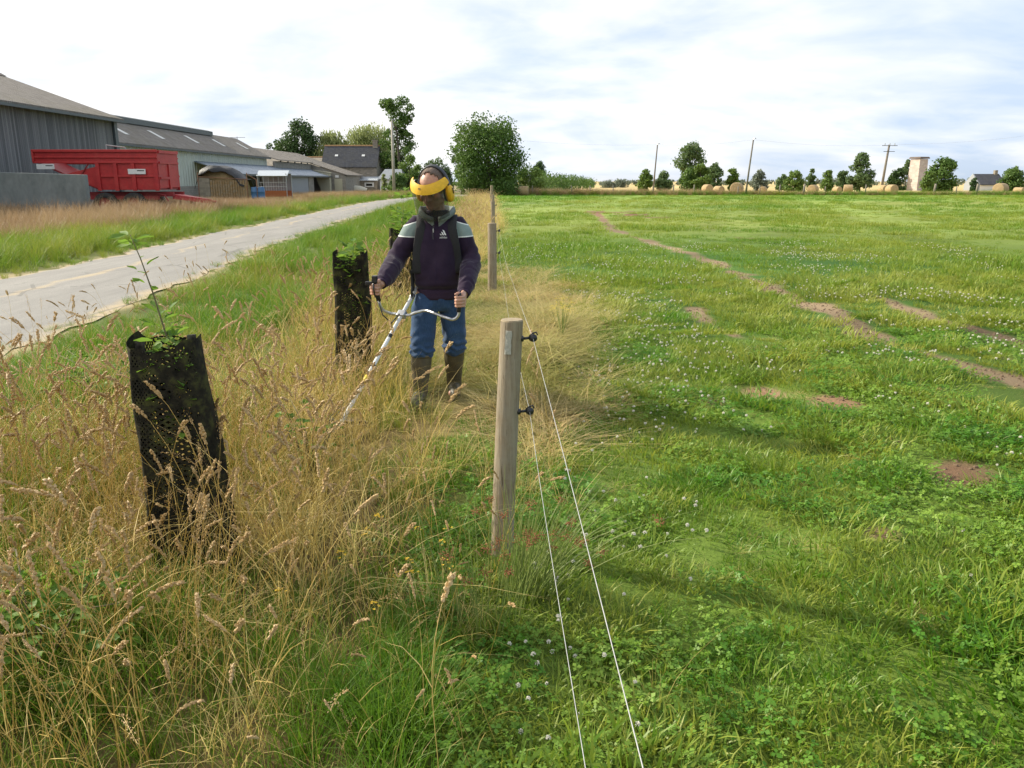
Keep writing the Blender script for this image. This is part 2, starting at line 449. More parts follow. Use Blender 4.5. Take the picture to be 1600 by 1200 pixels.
# ------------------------------------------------------------------ grass
def ribbon(rng, base, az, h, lean, bend, w, lv, twist=0.0, droop=0.0):
    """one blade: returns verts, t values; ribbon of len(lv) levels, last one the tip"""
    d = np.array([math.cos(az), math.sin(az)]); fa = az + math.pi / 2 + twist
    s = np.array([math.cos(fa), math.sin(fa), 0.0])
    V, T = [], []
    for i, t in enumerate(lv):
        out = lean * t + bend * t * t
        p = np.array([base[0] + d[0] * h * out, base[1] + d[1] * h * out, base[2] + h * (t - droop * t * t * t)])
        ww = w * (1 - t ** 1.6) + w * .03
        if i == len(lv) - 1: V.append(p); T.append(t)
        else: V += [p - s * ww / 2, p + s * ww / 2]; T += [t, t]
    return V, T

def tuft(name, mat, seed, n, r, h, w, lean=.25, bend=.35, lv=(0, .35, .7, 1), droop=.15, flat=None):
    rng = np.random.default_rng(seed); V, T, Q, Tr, rn = [], [], [], [], []; rt = []
    for _ in range(n):
        a, q = rng.uniform(0, 6.283), r * math.sqrt(rng.uniform())
        hh = rng.uniform(*h); b = (q * math.cos(a), q * math.sin(a), 0.0)
        az = a + rng.normal(0, .8)
        vs, ts = ribbon(rng, b, az, hh, abs(rng.normal(0, lean)), abs(rng.normal(0, bend)), w * rng.uniform(.7, 1.25), lv, rng.normal(0, .7), droop * rng.uniform(0, 2))
        if flat is not None:
            vs = [np.array([p[0], p[1], .02 + p[2] * flat]) for p in vs]
        o = len(V); V += vs; T += ts; k = rng.uniform()
        for i in range(len(lv) - 2):
            Q.append((o + 2 * i, o + 2 * i + 1, o + 2 * i + 3, o + 2 * i + 2)); rn.append(k)
        i = len(lv) - 2; Tr.append((o + 2 * i, o + 2 * i + 1, o + 2 * i + 2)); rt.append(k)
    me = np_mesh(name, np.array(V), [np.array(Q), np.array(Tr)], face_attr={'rnd': rn + rt}, vert_attr={'h': T})
    me.materials.append(mat)
    return bpy.data.objects.new(name, me)

def stalk(name, mat, seed, h, r=.0015, head=.13, nsp=22, sp=(.013, .0035), lean=.16, nod=.35, mat_head=None, leaves=2, spread=.006):
    """a tall dry grass stalk with a seed head and a few curled dead leaves"""
    rng = np.random.default_rng(seed); b = MB(); H_ = []
    az = rng.uniform(0, 6.283); k = rng.uniform(.5, 1.5)
    def P(t):
        o = h * (lean * k * t + nod * k * .3 * t ** 4)
        wig = .012 * math.sin(5 * t + seed)
        return Vector((math.cos(az) * o + wig, math.sin(az) * o + wig * .6, h * (t - nod * k * .22 * t ** 6)))
    N = 8
    b.tube([P(i / N) for i in range(N + 1)], [r * (1.25 - .7 * i / N) for i in range(N + 1)], 3, False)
    nf0 = len(b.f)
    f0 = 1 - head / h
    for i in range(nsp):
        t = f0 + (1 - f0) * (i + rng.uniform(0, .8)) / nsp
        c = P(min(t, 1)); dr = (P(min(t + .02, 1.02)) - P(t - .02)).normalized()
        side = Vector(rng.normal(size=3)); side = (side - dr * side.dot(dr)).normalized()
        env = math.sin(math.pi * min(1, .2 + .8 * (1 - (t - f0) / (1 - f0)))) ** .6
        c = c + side * spread * env * rng.uniform(.3, 1.3)
        ax = (dr + side * rng.uniform(.15, .7)).normalized()
        L, W = sp[0] * rng.uniform(.7, 1.3), sp[1] * rng.uniform(.7, 1.3)
        u = ax.cross(Vector((.3, .2, .9))).normalized(); v = ax.cross(u)
        b.add([c - ax * L * .5, c + u * W, c + v * W, c - u * W, c - v * W, c + ax * L * .6],
              [(0, 2, 1), (0, 3, 2), (0, 4, 3), (0, 1, 4), (5, 1, 2), (5, 2, 3), (5, 3, 4), (5, 4, 1)], 1)
    for _ in range(leaves):
        t = rng.uniform(.12, .6); c = P(t)
        vs, ts = ribbon(rng, c, rng.uniform(0, 6.283), rng.uniform(.12, .26), rng.uniform(.4, 1.0), rng.uniform(.1, .7), rng.uniform(.002, .004), (0, .3, .6, .85, 1), rng.normal(0, 1), rng.uniform(.3, 1.3))
        o = [(0, 1, 3, 2), (2, 3, 5, 4), (4, 5, 7, 6), (6, 7, 8)]
        b.add(vs, o, 0)
    V = np.array([tuple(p) for p in b.v]); me = bpy.data.meshes.new(name); me.from_pydata(b.v, [], b.f); me.update()
    me.materials.append(mat); me.materials.append(mat_head or mat)
    me.polygons.foreach_set('material_index', b.m)
    me.attributes.new('h', 'FLOAT', 'POINT').data.foreach_set('value', np.clip(V[:, 2] / h, 0, 1).astype(np.float32))
    me.attributes.new('rnd', 'FLOAT', 'FACE').data.foreach_set('value', rng.uniform(.3, .7, len(b.f)).astype(np.float32))
    return bpy.data.objects.new(name, me)

def scatter(name, srcs, pts, label, cat, scl=None, tint=None, tilt=.12, idx=None, seed=1, rotz=None):
    rng = np.random.default_rng(seed); N = len(pts)
    me = bpy.data.meshes.new(name); me.vertices.add(N); me.vertices.foreach_set('co', np.asarray(pts, np.float32).ravel()); me.update()
    rot = np.stack([rng.normal(0, tilt, N), rng.normal(0, tilt, N), rng.uniform(0, 6.283, N) if rotz is None else rotz], -1)
    me.attributes.new('turn', 'FLOAT_VECTOR', 'POINT').data.foreach_set('vector', rot.astype(np.float32).ravel())
    me.attributes.new('size', 'FLOAT', 'POINT').data.foreach_set('value', np.asarray(scl if scl is not None else rng.uniform(.8, 1.25, N), np.float32))
    me.attributes.new('tint', 'FLOAT', 'POINT').data.foreach_set('value', np.asarray(tint if tint is not None else np.full(N, .3), np.float32))
    me.attributes.new('pick', 'INT', 'POINT').data.foreach_set('value', np.asarray(idx if idx is not None else rng.integers(0, len(srcs), N), np.int32))
    o = link_mesh(name, me)
    g = bpy.data.node_groups.new(name, 'GeometryNodeTree')
    g.interface.new_socket('Geometry', in_out='INPUT', socket_type='NodeSocketGeometry')
    g.interface.new_socket('Geometry', in_out='OUTPUT', socket_type='NodeSocketGeometry')
    n = g.nodes; L = g.links.new
    gi, go = n.new('NodeGroupInput'), n.new('NodeGroupOutput')
    g2i = n.new('GeometryNodeGeometryToInstance')
    for s in reversed(srcs):          # a multi-input socket lists its links last first
        oi = n.new('GeometryNodeObjectInfo'); oi.inputs['Object'].default_value = s; oi.inputs['As Instance'].default_value = False
        L(oi.outputs['Geometry'], g2i.inputs[0])
    iop = n.new('GeometryNodeInstanceOnPoints'); iop.inputs['Pick Instance'].default_value = True
    def named(a, ty):
        q = n.new('GeometryNodeInputNamedAttribute'); q.data_type = ty; q.inputs['Name'].default_value = a
        return q.outputs['Attribute']
    L(gi.outputs[0], iop.inputs['Points']); L(g2i.outputs[0], iop.inputs['Instance'])
    L(named('pick', 'INT'), iop.inputs['Instance Index']); L(named('turn', 'FLOAT_VECTOR'), iop.inputs['Rotation']); L(named('size', 'FLOAT'), iop.inputs['Scale'])
    L(iop.outputs[0], go.inputs[0])
    md = o.modifiers.new('scatter', 'NODES'); md.node_group = g
    return tag(o, label, cat, None, 'stuff')

def in_view(x, y, m=1.8):
    """inside the picture's wedge of ground, with a margin for a step to the side"""
    return (np.abs(x) < .665 * np.maximum(y, 0) + m) & (y > 1.2)

def sow(rng, x0, x1, y0, y1, dens, m=1.8):
    n = int((x1 - x0) * (y1 - y0) * dens); x = rng.uniform(x0, x1, n); y = rng.uniform(y0, y1, n)
    k = in_view(x, y, m); return x[k], y[k]

def on_road(x, y, m=.0): return (x < _ip(ROAD_R, y) + m) & (x > _ip(ROAD_L, y) - m)

G_LUSH = blade_mat('meadow grass blades', (.72, .75, .65), (1, 1, 1), (.115, .270, .016), (.36, .39, .060), .42, .45)
G_VERGE = blade_mat('long verge grass blades', (.65, .7, .55), (1, 1, 1), (.125, .265, .016), (.38, .36, .06), .45)
G_DRY = blade_mat('dry straw blades', (.75, .80, .55), (1, 1, 1), (.58, .42, .13), (.84, .67, .32), .45)
G_STEM = blade_mat('dry grass stems', (.72, .78, .5), (1, 1, 1), (.63, .43, .135), (.82, .65, .31), .3)
G_HEAD = blade_mat('dry seed heads', (1, 1, 1), (1, 1, 1), (.56, .39, .18), (.80, .62, .36), .35)
G_HAY = blade_mat('cut hay', (.95, .9, .85), (1, 1, 1), (.28, .29, .06), (.64, .49, .22), .25)
G_BROWN = blade_mat('brown seeding grass', (.6, .62, .4), (1, 1, 1), (.36, .23, .13), (.56, .41, .24), .3)
G_LEAF = blade_mat('clover and weed leaves', (.8, .8, .8), (1, 1, 1), (.085, .24, .016), (.25, .39, .05), .4, .5)

def leaflets(name, mat, seed, n, r, h, size, three=True):
    """low broad leaves on short stalks (clover, daisies, dock)"""
    rng = np.random.default_rng(seed); V, F, rn, T = [], [], [], []
    for _ in range(n):
        a, q = rng.uniform(0, 6.283), r * math.sqrt(rng.uniform()); c = np.array([q * math.cos(a), q * math.sin(a), rng.uniform(*h)])
        k = rng.uniform(); nrm = Vector((rng.normal(0, .35), rng.normal(0, .35), 1)).normalized(); u0 = nrm.cross(Vector((math.cos(a), math.sin(a), 0))).normalized()
        for j in range(3 if three else 1):
            u = Matrix.Rotation(j * 2.094, 3, nrm) @ u0; v = nrm.cross(u); s = size * rng.uniform(.7, 1.2)
            o = len(V); C = Vector(c)
            V += [C, C + u * s * .55 + v * s * .42 + nrm * s * .12, C + u * s * 1.05, C + u * s * .55 - v * s * .42 + nrm * s * .12]
            F.append((o, o + 1, o + 2, o + 3)); rn.append(k); T += [.6, .9, 1, .9]
    me = np_mesh(name, np.array([tuple(p) for p in V]), np.array(F), face_attr={'rnd': rn}, vert_attr={'h': T}); me.materials.append(mat)
    return bpy.data.objects.new(name, me)
# ---- sources (never linked to the scene; only their meshes are used)
LAWN = [tuft('lawn tuft', G_LUSH, 20 + i, 280, .26, (.016, .062), .0078, .5, .7, (0, .5, 1)) for i in range(6)]
LAWN += [tuft('lawn tuft tall', G_LUSH, 30 + i, 46, .09, (.035, .105), .0062, .35, .6) for i in range(2)]
CLOV = [leaflets('clover leaves', G_LEAF, 40 + i, 30, .11, (.015, .055), .0155) for i in range(3)]
FARG = [tuft('field tuft', G_LUSH, 50 + i, 40, .24, (.04, .12), .012, .35, .5, (0, .5, 1)) for i in range(4)]
VERG = [tuft('verge tuft', G_VERGE, 60 + i, 40, .10, (.15, .42), .0052, .22, .55, (0, .3, .6, .85, 1)) for i in range(4)]
DRYT = [tuft('dead leaf tuft', G_DRY, 70 + i, 22, .12, (.2, .6), .0044, .25, .75, (0, .3, .55, .8, 1), .35) for i in range(4)]
STALK = [stalk('dry stalk', G_STEM, 80 + i, RNG.uniform(.72, 1.05), head=RNG.uniform(.08, .15), nsp=34, sp=(.014, .0052), mat_head=G_HEAD, lean=RNG.uniform(.08, .26), nod=RNG.uniform(.15, .7), spread=RNG.uniform(.003, .008)) for i in range(14)]
STALK += [stalk('fine dry stalk', G_STEM, 110 + i, RNG.uniform(.65, .95), r=.0010, head=RNG.uniform(.14, .22), nsp=40, sp=(.008, .0018), mat_head=G_HEAD, lean=RNG.uniform(.1, .35), nod=RNG.uniform(.2, .8), spread=.010) for i in range(8)]
HAYT = [tuft('hay tuft', G_HAY, 130 + i, 46, .12, (.25, .62), .0050, .5, .6, (0, .3, .6, .85, 1), .1, .16) for i in range(5)]
CLMP = [tuft('dry clump', G_BROWN, 150 + i, 42, .22, (.45, 1.0), .011, .15, .35, (0, .5, .8, 1), .2) for i in range(4)]
WEED = [leaflets('weed leaves', G_LEAF, 160 + i, 70, .22, (.08, .45), .045, False) for i in range(3)]

def zs(x, y): return bare_height(x, y)
def stack(x, y, z=None): return np.stack([x, y, (zs(x, y) if z is None else z) - .004], -1)

def grass():
    r = np.random.default_rng(5)
    # the pasture, near
    xs, ys, sc, ti, ix = [], [], [], [], []
    for y0, y1, dens, s in ((1.2, 4.5, 34, .95), (4.5, 8, 22, 1.1), (8, 14, 12, 1.45)):
        x, y = sow(r, -1.6, 12, y0, y1, dens)
        fs = x > np.interp(y, [0, 5, 12, 25], [-.75, -.55, -.7, -1])
        k = fs & (r.uniform(size=len(x)) > np.maximum(soil(x, y), soil(x, y + .1)) * 1.5) & (r.uniform(size=len(x)) > hay(x, y) * .55)
        x, y = x[k], y[k]
        lump = wnoise(x, y, .3, .3); lu2 = wnoise(x, y, 2.2, .6)
        xs.append(x); ys.append(y); sc.append(s * np.clip(1.0 + .28 * lump + .12 * lu2, .55, 1.7) * r.uniform(.75, 1.25, len(x)))
        ti.append(np.clip(.46 + .34 * wnoise(x, y, .45, .9) + .18 * wnoise(x, y, 3.5, .1) + .03 * (y - 4), 0, 1))
        q = r.integers(0, 6, len(x)); sm = np.max([soil(x + a, y + b) for a, b in ((.17, 0), (-.17, 0), (0, .2), (0, -.2), (.12, .14), (-.12, -.14))], axis=0); edge = sm > .45; sc[-1][edge] *= .62; tall = (r.uniform(size=len(x)) < .16) | edge; q[tall] = 6 + r.integers(0, 2, tall.sum())
        ix.append(q)
    x, y = np.concatenate(xs), np.concatenate(ys)
    scatter('pasture_grass', LAWN, stack(x, y), 'short green pasture grass right of the fence', 'grass', np.concatenate(sc), np.concatenate(ti), idx=np.concatenate(ix), seed=2)
    # dead blades and droppings of thatch among the turf
    x, y = sow(r, -.4, 10, 1.3, 14, 12); k = (soil(x, y) < .6) & (wnoise(x, y, 1.3, .7) > -.3); x, y = x[k], y[k]
    scatter('thatch', HAYT, stack(x, y), 'thin wisps of dead grass lying in the pasture', 'dry grass', r.uniform(.12, .34, len(x)), r.uniform(.3, 1, len(x)), tilt=.1, seed=33)
    # clover leaves between
    x, y = sow(r, -1, 9, 1.2, 9, 95); k = (wnoise(x, y, .8, .45) > -.35) & (x > -.5) & (soil(x, y) < .4) & (hay(x, y) < .3); x, y = x[k], y[k]
    scatter('clover_leaves', CLOV, stack(x, y), 'low clover leaves among the pasture grass', 'clover', r.uniform(.7, 1.3, len(x)), np.clip(.45 + .4 * wnoise(x, y, .4, .2), 0, 1), tilt=.22, seed=3)
    # the pasture, far
    xs, ys, sc, ti = [], [], [], []
    for y0, y1, dens, s in ((13, 24, 17, .9), (24, 45, 6, 1.1), (45, 101, 1.5, 1.5)):
        x, y = sow(r, -4, 70, y0, y1, dens, 2)
        lim = np.interp(y, [12, 25, 50, 75, 100], [-.6, -.7, -1.3, -2.2, -3.0])
        k = (x > lim) & (r.uniform(size=len(x)) > np.maximum(soil(x, y), np.maximum(soil(x - .12, y), soil(x, y + .25))) * 2.3); x, y = x[k], y[k]
        xs.append(x); ys.append(y); sc.append(s * np.clip(1 + .35 * wnoise(x, y, 1.8, .3) + .3 * wnoise(x, y, 6, .7), .35, 1.9))
        ti.append(np.clip(.42 + .22 * wnoise(x, y, 3, .9) + .25 * wnoise(x, y, 9, .15) + .006 * np.minimum(x, 40) - .25 * smooth01(64, 80, y), 0, 1))
    x, y = np.concatenate(xs), np.concatenate(ys)
    scatter('far_pasture_grass', FARG, np.stack([x, y, 0 * x - .01], -1), 'green pasture turf stretching to the far fence', 'grass', np.concatenate(sc), np.concatenate(ti), seed=4)
    # verge between the road and the fence
    xs, ys, sc, ti = [], [], [], []
    for y0, y1, dens, s in ((1.2, 3, 115, .8), (3, 6, 70, .85), (6, 14, 38, .95), (14, 30, 15, 1.15), (30, 75, 4.5, 1.6)):
        x, y = sow(r, -12, 1, y0, y1, dens, 1.5)
        lim = np.interp(y, [0, 5, 12, 25, 50, 75], [-.15, -.3, -.75, -.9, -1.6, -2.6])
        k = (x > _ip(ROAD_R, y) - .14 + .12 * wnoise(x, y, .6, .3)) & (x < lim) & (r.uniform(size=len(x)) > hay(x, y) * .7)
        x, y = x[k], y[k]; e = np.clip((x - _ip(ROAD_R, y) + .1) / 1.0, .3, 1) * np.where((x > -1.1) & (y < 5.2), .68, 1)
        xs.append(x); ys.append(y); sc.append(s * e * np.clip(.85 + .3 * wnoise(x, y, .8, .2), .4, 1.5)); ti.append(np.clip(.28 + .3 * wnoise(x, y, 1.5, .6) + .1 * wnoise(x, y, 6, .1), 0, 1))
    x, y = np.concatenate(xs), np.concatenate(ys)
    scatter('verge_grass', VERG, stack(x, y), 'long green grass on the verge between road and fence', 'grass', np.concatenate(sc), np.concatenate(ti), seed=6)
    # dead leaves and stalks of the unmown strip
    def strip_pts(dens, y0, y1, wide=1.0):
        x, y = sow(r, -7, .6, y0, y1, dens, 1.0)
        d = np.abs(x - strip_centre(y)) / (strip_half(y) * wide)
        k = (r.uniform(size=len(x)) < 1 - smooth01(.75, 1.3, d + .25 * wnoise(x, y, 1.1, .4))) & (r.uniform(size=len(x)) > hay(x, y) * 1.1) & (x > _ip(ROAD_R, y) + .6)
        return x[k], y[k]
    xs, ys = [], []
    for d, a, b in ((26, 1.3, 5), (30, 5, 9), (30, 9, 16), (16, 16, 34), (7, 34, 75)):
        x, y = strip_pts(d, a, b); xs.append(x); ys.append(y)
    x, y = np.concatenate(xs), np.concatenate(ys)
    scatter('dead_grass', DRYT, stack(x, y), 'tangled straw coloured dead grass round the tree guards', 'dry grass', np.clip(r.uniform(.6, 1.15, len(x)) + .012 * y, .5, 1.9) * (1 - .35 * smooth01(-.9, -.2, x) * (y < 5)) * np.where(y < 2.7, .62, 1), np.clip(.45 + .35 * wnoise(x, y, 1, .3), 0, 1), tilt=.2, seed=7)
    xs, ys, sc = [], [], []
    for d, a, b in ((150, 1.55, 3.0), (210, 3.0, 5), (80, 5, 9), (60, 9, 16), (34, 16, 34), (14, 34, 75)):
        x, y = strip_pts(d, a, b, .95); k = (np.hypot(x, y) > 1.6) & ~((y > 3.9) & (y < 6.3) & (np.abs(x / y + .098) < .075)) & ~((x > -.75) & (y < 5.2) & (r.uniform(size=len(x)) < .72)); x, y = x[k], y[k]; xs.append(x); ys.append(y)
        sc.append(r.uniform(.62, 1.05, len(x)) * (1 if a < 14 else 1.15))
    # a few stalks left standing in front of the man and in the verge
    x = np.array([-.56, -.50, -.44, -.47, -.62, -.40]); y = np.array([4.2, 4.0, 4.15, 3.7, 3.9, 3.6]); xs.append(x); ys.append(y); sc.append(np.array([1.0, 1.05, .95, .85, .8, .8]))
    x = r.uniform(-4.4, -2.5, 260); y = r.uniform(2.5, 13, 260); xs.append(x); ys.append(y); sc.append(r.uniform(.6, .95, 260))
    x = r.uniform(-2.2, .0, 260); y = r.uniform(1.75, 3.9, 260); k = np.hypot(x, y) > 1.7; xs.append(x[k]); ys.append(y[k]); sc.append(r.uniform(.6, .98, k.sum()) * np.where(x[k] > -.6, .7, 1))
    x, y, sc = np.concatenate(xs), np.concatenate(ys), np.concatenate(sc)
    scatter('dry_stalks', STALK, stack(x, y), 'tall dry grass stalks with tan seed heads', 'dry grass', sc, np.clip(.45 + .4 * wnoise(x, y, 1.5, .1), 0, 1), tilt=.13, seed=8)
    # mown hay
    x, y = sow(r, -2, 2.4, 4.4, 17, 75); k = (r.uniform(size=len(x)) < hay(x, y) * .95) & ~((np.abs(x + .58) < .34) & (y > 5.0) & (y < 6.2) & (r.uniform(size=len(x)) < .55)); x, y = x[k], y[k]
    x2 = r.normal(.28, .26, 360); y2 = r.uniform(5.6, 11.5, 360); x = np.concatenate([x, x2]); y = np.concatenate([y, y2])
    heap = .17 * np.exp(-((x - .25) / .40) ** 2) * smooth01(5.2, 7, y) * (1 - smooth01(10.5, 13, y)) * (.6 + .5 * wnoise(x, y, .8, .4))
    z = zs(x, y) + np.maximum(heap, 0) * r.uniform(.15, 1, len(x))
    scatter('mown_hay', HAYT, np.stack([x, y, z], -1), 'mown straw coloured grass lying round the man and along the fence', 'hay', r.uniform(.6, 1.1, len(x)) * np.where((np.abs(x + .55) < .4) & (y < 6.4), .6, 1), np.clip(.5 + .4 * wnoise(x, y, .7, .2), 0, 1), tilt=.16, seed=9)
    # across the road
    x, y = [], []
    for d, a, b in ((16, 10, 28), (9, 28, 50), (3.5, 50, 105)):
        p, q = sow(r, -45, -8, a, b, d, 2); e = _ip(ROAD_L, q) - p
        k = (e > -.1 + .12 * wnoise(p, q, .6, .3)) & (e < np.interp(q, [10, 30, 60, 100], [4.4, 4.2, 2.8, 2.4]) + .8 * wnoise(p, q, 2.5)); x.append(p[k]); y.append(q[k])
    x, y = np.concatenate(x), np.concatenate(y)
    scatter('roadside_grass', VERG + WEED, stack(x, y, 0 * x), 'lush green grass and weeds on the far side of the lane', 'grass', r.uniform(.9, 1.7, len(x)) * np.clip((_ip(ROAD_L, y) - x) / .8, .4, 1) * np.interp(y, [10, 40, 90], [1, 1.2, 1.4]), np.clip(.3 + .35 * wnoise(x, y, 2.5, .3), 0, 1), idx=r.choice(7, len(x), p=[.25, .25, .25, .25, 0, 0, 0]), seed=10)
    x, y = [], []
    for d, a, b in ((10, 16, 34), (7, 34, 60), (2.6, 60, 118)):
        p, q = sow(r, -60, -8, a, b, d, 2); e = _ip(ROAD_L, q) - p
        k = (e > np.interp(q, [10, 20, 33, 45, 100], [3.6, 3.4, 3.2, 2, 1]) + .8 * wnoise(p, q, 2)) & (e < np.interp(q, [20, 45, 60, 118], [16, 15, 17, 17])) & ~((q > 33.6) & (p < -18.2) & (q < 46)) & ~((p > -25) & (p < -20.5) & (q > 64) & (q < 69)); x.append(p[k]); y.append(q[k])
    x, y = np.concatenate(x), np.concatenate(y)
    scatter('yard_grass', CLMP, stack(x, y, 0 * x), 'tall brown seeding grass in front of the farm buildings', 'dry grass', np.interp(y, [16, 20, 33, 38, 60, 118], [.55, .75, 1.2, 1.1, .68, .8]) * r.uniform(.7, 1.15, len(x)), np.clip(.25 + .4 * wnoise(x, y, 3, .3), 0, 1), seed=12)
    # rough brown margin along the far fence
    x = r.uniform(-5, 80, 3400); y = 101 + r.normal(0, .9, 3400)
    scatter('margin_grass', CLMP, stack(x, y, 0 * x), 'rough brown grass along the far fence of the pasture', 'dry grass', np.interp(x, [0, 25, 40, 80], [1.15, .95, .6, .6]) * r.uniform(.6, 1.2, len(x)), np.clip(.1 + .4 * wnoise(x, y, 5, .3), 0, 1), seed=13)
    x = r.uniform(-5, 80, 1500); y = 100.1 + r.normal(0, .4, 1500)
    scatter('margin_weeds', VERG, stack(x, y, 0 * x), 'dark green weeds at the foot of the far fence', 'weeds', r.uniform(1.2, 2.4, len(x)), np.clip(.1 + .3 * wnoise(x, y, 4, .3), 0, 1), seed=14)
grass()
def crumbs():
    r = np.random.default_rng(71); src = []
    M = noisy('soil crumbs', (.085, .05, .03), (.20, .135, .085), 60, .95)
    for i in range(4):
        b = MB(); b.ell((0, 0, .3), (1, .8, .6), 8, 5); v = np.array([tuple(p) for p in b.v]); v *= 1 + .22 * np.sin(v * 3.1 + i * 2)[:, ::-1]
        me = bpy.data.meshes.new('soil crumb'); me.from_pydata([tuple(p) for p in v], [], b.f); me.materials.append(M); src.append(bpy.data.objects.new('soil crumb', me))
    x = r.uniform(-1, 8, 60000); y = r.uniform(2.5, 17, 60000); k = (soil(x, y) > .35 + .3 * r.uniform(size=60000)) & in_view(x, y); x, y = x[k], y[k]
    scatter('soil_crumbs', src, stack(x, y), 'crumbs of bare earth on the worn tracks and patches', 'soil', .004 + .014 * r.uniform(size=len(x)) ** 2.5, tilt=.5, seed=72)
crumbs()
# ------------------------------------------------------------------ fence posts, insulators, wires
def wood_mat(name, c1, c2, c3, rz=.25):
    t = NT(name); v = t.mapping(t.obj(), (1, 1, .07)); n1 = t.noise(v, 55, 5, .7); n2 = t.noise(t.obj(), 5, 5, .7)
    n3 = t.noise(t.mapping(t.obj(), (1, 1, .03)), 130, 3, .6)
    c = t.ramp(n1, [(.3, c1), (.52, c2), (.7, c3)])
    c = t.mix(t.math('MULTIPLY', t.math('SUBTRACT', n2, .42, True), 2.2, True), c, (.33, .31, .25))
    c = t.mix(t.math('GREATER_THAN', n3, .66), c, (.10, .075, .045))
    return t.done(t.bsdf(c, .85, 0, t.bump(n1, .8, .006), Specular_IOR_Level=.2))
M_POST = wood_mat('weathered post wood', (.17, .13, .085), (.27, .215, .145), (.36, .30, .22))
M_END = noisy('sawn post end', (.22, .17, .10), (.36, .29, .19), 30, .9)
M_LICH = noisy('pale lichen', (.34, .34, .29), (.50, .49, .43), 80, .95, bump=.5)
M_BLK = plain('black plastic', (.018, .018, .02), .35)
M_GALV = plain('galvanised steel', (.45, .46, .47), .4, .8)
M_WIRE = plain('white fence wire', (.46, .46, .45), .5)

def make_post(loc, base, top, r0, r1, ins, label, lichen=False, group='posts of the wire fence along the pasture'):
    """base, top: offsets of the axis ends from loc; ins: heights of insulators"""
    root = empty('fence_post', loc, 0, label, 'fence post', group)
    rg = np.random.default_rng(int(abs(loc[1]) * 100)); n = 20; R_ = []
    base, top = Vector(base), Vector(top); K = 14
    for i in range(K + 1):
        t = i / K; c = base.lerp(top, t) + Vector((.004 * math.sin(3 * t + loc[1]), 0, 0)); r = r0 + (r1 - r0) * t
        R_.append([c + Vector((math.cos(a) * r * (1 + .035 * math.sin(2 * a + 1 + t) + .02 * math.sin(5 * a + 4 * t)), math.sin(a) * r * (1 + .03 * math.sin(3 * a + t)), 0)) for a in [2 * math.pi * k / n for k in range(n)]])
    b = MB(); b.rings(R_, caps=False); o = b.build('post_wood', M_POST, root, True)
    c = top; e = MB(); m = len(R_[-1])
    inner = [c + (p - c) * .93 + Vector((0, 0, .006)) for p in R_[-1]]
    e.rings([[p + Vector((0, 0, 0)) for p in R_[-1]], inner], caps=False); e.add([tuple(p) for p in inner], [tuple(range(m))])
    e.build('sawn_top', M_END, root)
    if lichen:
        g = MB(); rows = []
        for j in range(9):
            z = top.z - .035 - j * .0125; t = (z - base.z) / (top.z - base.z); cc = base.lerp(top, t)
            rows.append([cc + Vector((math.cos(a) * (r1 * 1.035 + .0025 * rg.uniform()), math.sin(a) * (r1 * 1.035 + .0025 * rg.uniform()), 0)) for a in np.linspace(rad(238 + 4 * rg.uniform()), rad(268 + 5 * rg.uniform()), 6)])
        g.rings(rows, caps=False, closed=False); lo = g.build('lichen_patch', M_LICH, root); s_ = lo.modifiers.new('solid', 'SOLIDIFY'); s_.thickness = .003; s_.offset = -1
    pts = []
    for z in ins:
        t = (z - base.z) / (top.z - base.z); c = base.lerp(top, t); r = r0 + (r1 - r0) * t
        p = c + Vector((r - .01, -.01, 0)); q = c + Vector((r + .045, -.012, .004))
        g = MB(); g.tube([p, c + Vector((r + .006, -.01, 0))], [.013, .013], 10); g.tube([c + Vector((r, -.01, 0)), q - Vector((.012, 0, 0))], [.006, .006], 8)
        ax = Vector((.25, -1, .1)).normalized()
        for d0, d1, ra, rb in ((-.016, -.010, .014, .017), (-.010, -.006, .017, .009), (-.006, .006, .009, .009), (.006, .010, .009, .017), (.010, .016, .017, .014)):
            g.tube([q + ax * d0, q + ax * d1], [ra, rb], 14)
        g.tube([q - Vector((.012, 0, 0)), q + Vector((0, 0, .02)), q + Vector((.014, 0, .024)), q + Vector((.02, -.004, .012))], [.005, .004, .004, .003], 8)
        g.build('insulator', M_BLK, root, True)
        pts.append(Vector(loc) + q)
    return root, pts
W = []
_, p = make_post((-.055, 3.34, 0), (0, 0, -.25), (.055, .01, 1.08), .050, .046, (1.005, .685), 'nearest fence post, grey round timber with a pale lichen patch', True); W.append(p)
_, p = make_post((-.30, 12, 0), (0, 0, -.25), (.005, .0, 1.05), .066, .062, (.94, .62), 'second fence post, standing at the edge of the hay beyond the man'); W.append(p)
_, p = make_post((-.585, 25, 0), (0, 0, -.2), (0, 0, 1.06), .062, .06, (.94, .62), 'thin far fence post just behind the second post'); W.append(p)
_, p = make_post((-.83, 36, 0), (0, 0, -.2), (.0, 0, 1.07), .062, .06, (.94, .62), 'pale slim fence post, third one beyond the nearest'); W.append(p)
_, p = make_post((-1.27, 50, 0), (0, 0, -.2), (.05, 0, 1.40), .09, .085, (1.1, .7), 'tall leaning end post against the dark foot of the oak'); W.append(p)
